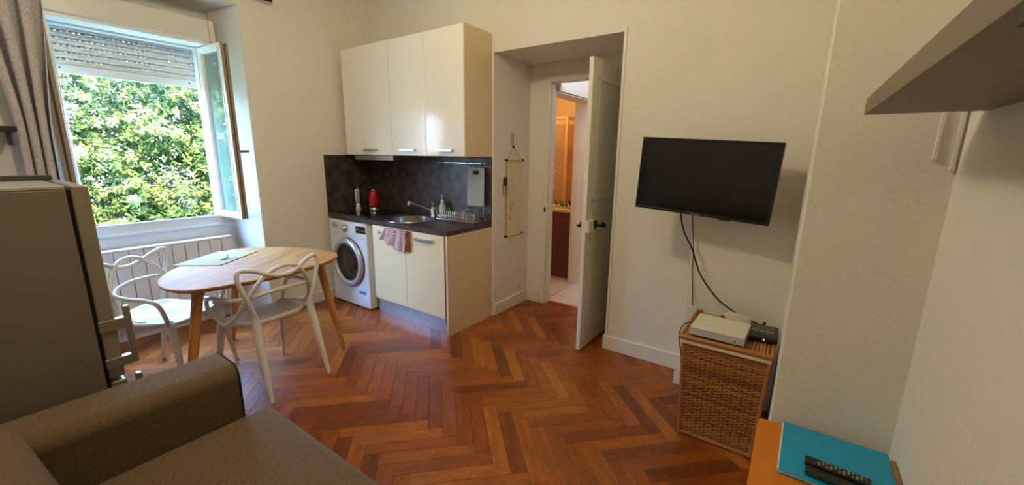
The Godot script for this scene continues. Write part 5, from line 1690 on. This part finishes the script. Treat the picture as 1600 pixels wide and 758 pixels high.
func socket(p: Vector3, n: Vector3, label: String) -> void:
	var s := thing("wall_socket", label, "socket", p, 0.0, "white wall sockets")
	var g := gl(s)
	g.box(p + V(0, -0.04, -0.04), p + V(0.010, 0.04, 0.04), 0.003, 1)
	obj("plate", g, mat(232, 226, 210, 0.4), s)
	g = gl(s)
	g.t = g.t * Transform3D(Basis(Vector3.BACK, -PI / 2), p)
	g.lathe([Vector2(0.024, 0.0105), Vector2(0.022, 0.0115), Vector2(0.020, 0.009), Vector2(0.0, 0.0105)], Vector3.ZERO, 20)
	obj("well", g, mat(150, 130, 104, 0.6), s)
	g = gl(s)
	for z in [-0.009, 0.009]: g.tube([p + V(0.009, 0, z), p + V(0.0125, 0, z)], 0.0035, 8)
	obj("hole", g, M.black, s)

# ------------------------------------------------------------------ ceiling pendant (above the frame)
func build_lamp() -> void:
	var at := V(-1.55, 2.85, -0.92)
	var p := thing("pendant_lamp", "round frosted pendant lamp hanging from the ceiling", "lamp", at)
	var g := G.new()
	var prof := []
	for i in 13: prof.append(Vector2(0.13 * sin(PI * i / 12.0), -0.13 * cos(PI * i / 12.0)))
	g.lathe(prof, Vector3.ZERO, 24)
	var em := mat(255, 240, 215, 0.5)
	em.emission_enabled = true; em.emission = Color(1.0, 0.942, 0.81); em.emission_energy_multiplier = 3.0
	obj("globe_lamp", g, em, p)
	g = G.new()
	g.tube([V(0, 0.125, 0), V(0, 0.29, 0)], 0.006, 8)
	obj("stem", g, M.darksteel, p)
	g = G.new()
	g.lathe([Vector2(0.06, 0.299), Vector2(0.055, 0.28), Vector2(0.01, 0.265), Vector2(0.0, 0.265)], Vector3.ZERO, 20)
	obj("canopy", g, M.white, p)
	var l := OmniLight3D.new()
	l.name = "bulb"; p.add_child(l)
	l.light_color = Color(1.0, 0.942, 0.81); l.light_energy = 1.0; l.light_size = 0.12; l.omni_range = 12.0; l.omni_attenuation = 2.0; l.shadow_enabled = true

# ------------------------------------------------------------------ outdoors
func build_outside() -> void:
	var g := G.new()
	g.box(V(-40, -4.3, -30), V(-4.6, -4.0, 30), 0.0)
	struct("floor_garden", g, mat(84, 96, 60, 0.9))
	var leaf := G.new()
	for i in 8:
		var a := i * 2.39996
		var dr := V(cos(a), rng.randf_range(-0.3, 0.9), sin(a)).normalized()
		var sd := dr.cross(Vector3(rng.randf_range(-0.4, 0.4), 1, rng.randf_range(-0.4, 0.4))).normalized()
		var L := rng.randf_range(0.05, 0.085)
		var w := L * 0.2
		var o := V(rng.randf_range(-0.03, 0.03), rng.randf_range(-0.02, 0.02), rng.randf_range(-0.03, 0.03))
		var m := o + dr * L * 0.5
		var up := sd.cross(dr).normalized()
		if up.y < 0: up = -up
		for s in [-1.0, 1.0]:
			var e: Vector3 = m + sd * w * s + up * 0.005
			var nn: Vector3 = (up - sd * s * 0.3).normalized()
			leaf.tri(o, e, m, nn, nn, up); leaf.tri(m, e, o + dr * L - Vector3.UP * 0.008, up, nn, nn)
	var lm := mat(255, 255, 255, 0.55, 0, 0.25)
	lm.vertex_color_use_as_albedo = true
	lm.backlight_enabled = true; lm.backlight = Color(0.5, 0.62, 0.2)
	var lmesh := leaf.mesh(lm)
	var specs := [["garden_tree", "dense green leafy tree filling the view through the open window", -7.6, -2.0, 26000, 6.95], ["garden_tree", "second leafy tree behind, showing through gaps of front tree", -9.6, -2.6, 16000, 7.3]]
	for q in specs:
		var at := V(q[2], -4.0, q[3])
		var t := thing(q[0], q[1], "tree", at)
		g = G.new()
		g.tube([V(-0.7, 0, -1.6), V(-0.65, 2.0, -1.5), V(-0.7, 4.0, -1.6), V(-0.65, 5.6, -1.4), V(-0.6, 6.5, -1.5)], [0.16, 0.13, 0.10, 0.06, 0.03], 10, 3)
		var bark := mat(72, 58, 42, 0.9)
		obj("trunk", g, bark, t)
		for i in 14:
			g = G.new()
			var y := 2.6 + i * 0.27
			var a := i * 2.4
			var e := V(cos(a) * 1.3, y + 0.9 * rng.randf(), sin(a) * 2.4)
			g.tube([V(-0.68, y, -1.5), e * Vector3(0.5, 0, 0.5) + V(-0.3, y + 0.25, -0.4), e], [0.03, 0.018, 0.006], 7, 3)
			obj("branch", g, bark, t)
		var mm := MultiMesh.new()
		mm.transform_format = MultiMesh.TRANSFORM_3D
		mm.use_colors = true
		mm.mesh = lmesh
		mm.instance_count = q[4]
		var fn := FastNoiseLite.new()
		fn.seed = 5; fn.frequency = 0.9
		var i := 0
		var tries := 0
		while i < q[4]:
			tries += 1
			var p := V(rng.randf_range(-0.9, 0.9), rng.randf_range(2.4, q[5]), rng.randf_range(-3.6, 3.6))
			if tries < 60000 and fn.get_noise_3dv(p * 1.4) < -0.12: continue
			var w := fn.get_noise_2d(p.z * 2.0 + 40.0, p.y * 2.0)
			p.x += w * 0.8
			var ez := Vector3(rng.randf_range(0.0, 1.2), rng.randf_range(0.2, 1.2), rng.randf_range(-0.8, 0.8)).normalized()
			var ex := ez.cross(Vector3(rng.randf_range(-1, 1), rng.randf_range(-1, 1), rng.randf_range(-1, 1))).normalized()
			var bs := Basis(ex, ez, ex.cross(ez)).scaled(Vector3.ONE * rng.randf_range(0.8, 1.5))
			mm.set_instance_transform(i, Transform3D(bs, p))
			var k := rng.randf()
			var col := Color(0.010, 0.024, 0.004).lerp(Color(0.062, 0.092, 0.018), k)
			if rng.randf() < 0.12: col = Color(0.085, 0.105, 0.050)
			mm.set_instance_color(i, col)
			i += 1
		var o := MultiMeshInstance3D.new()
		o.name = "foliage"
		o.multimesh = mm
		t.add_child(o)
		o.set_meta("kind", "stuff")
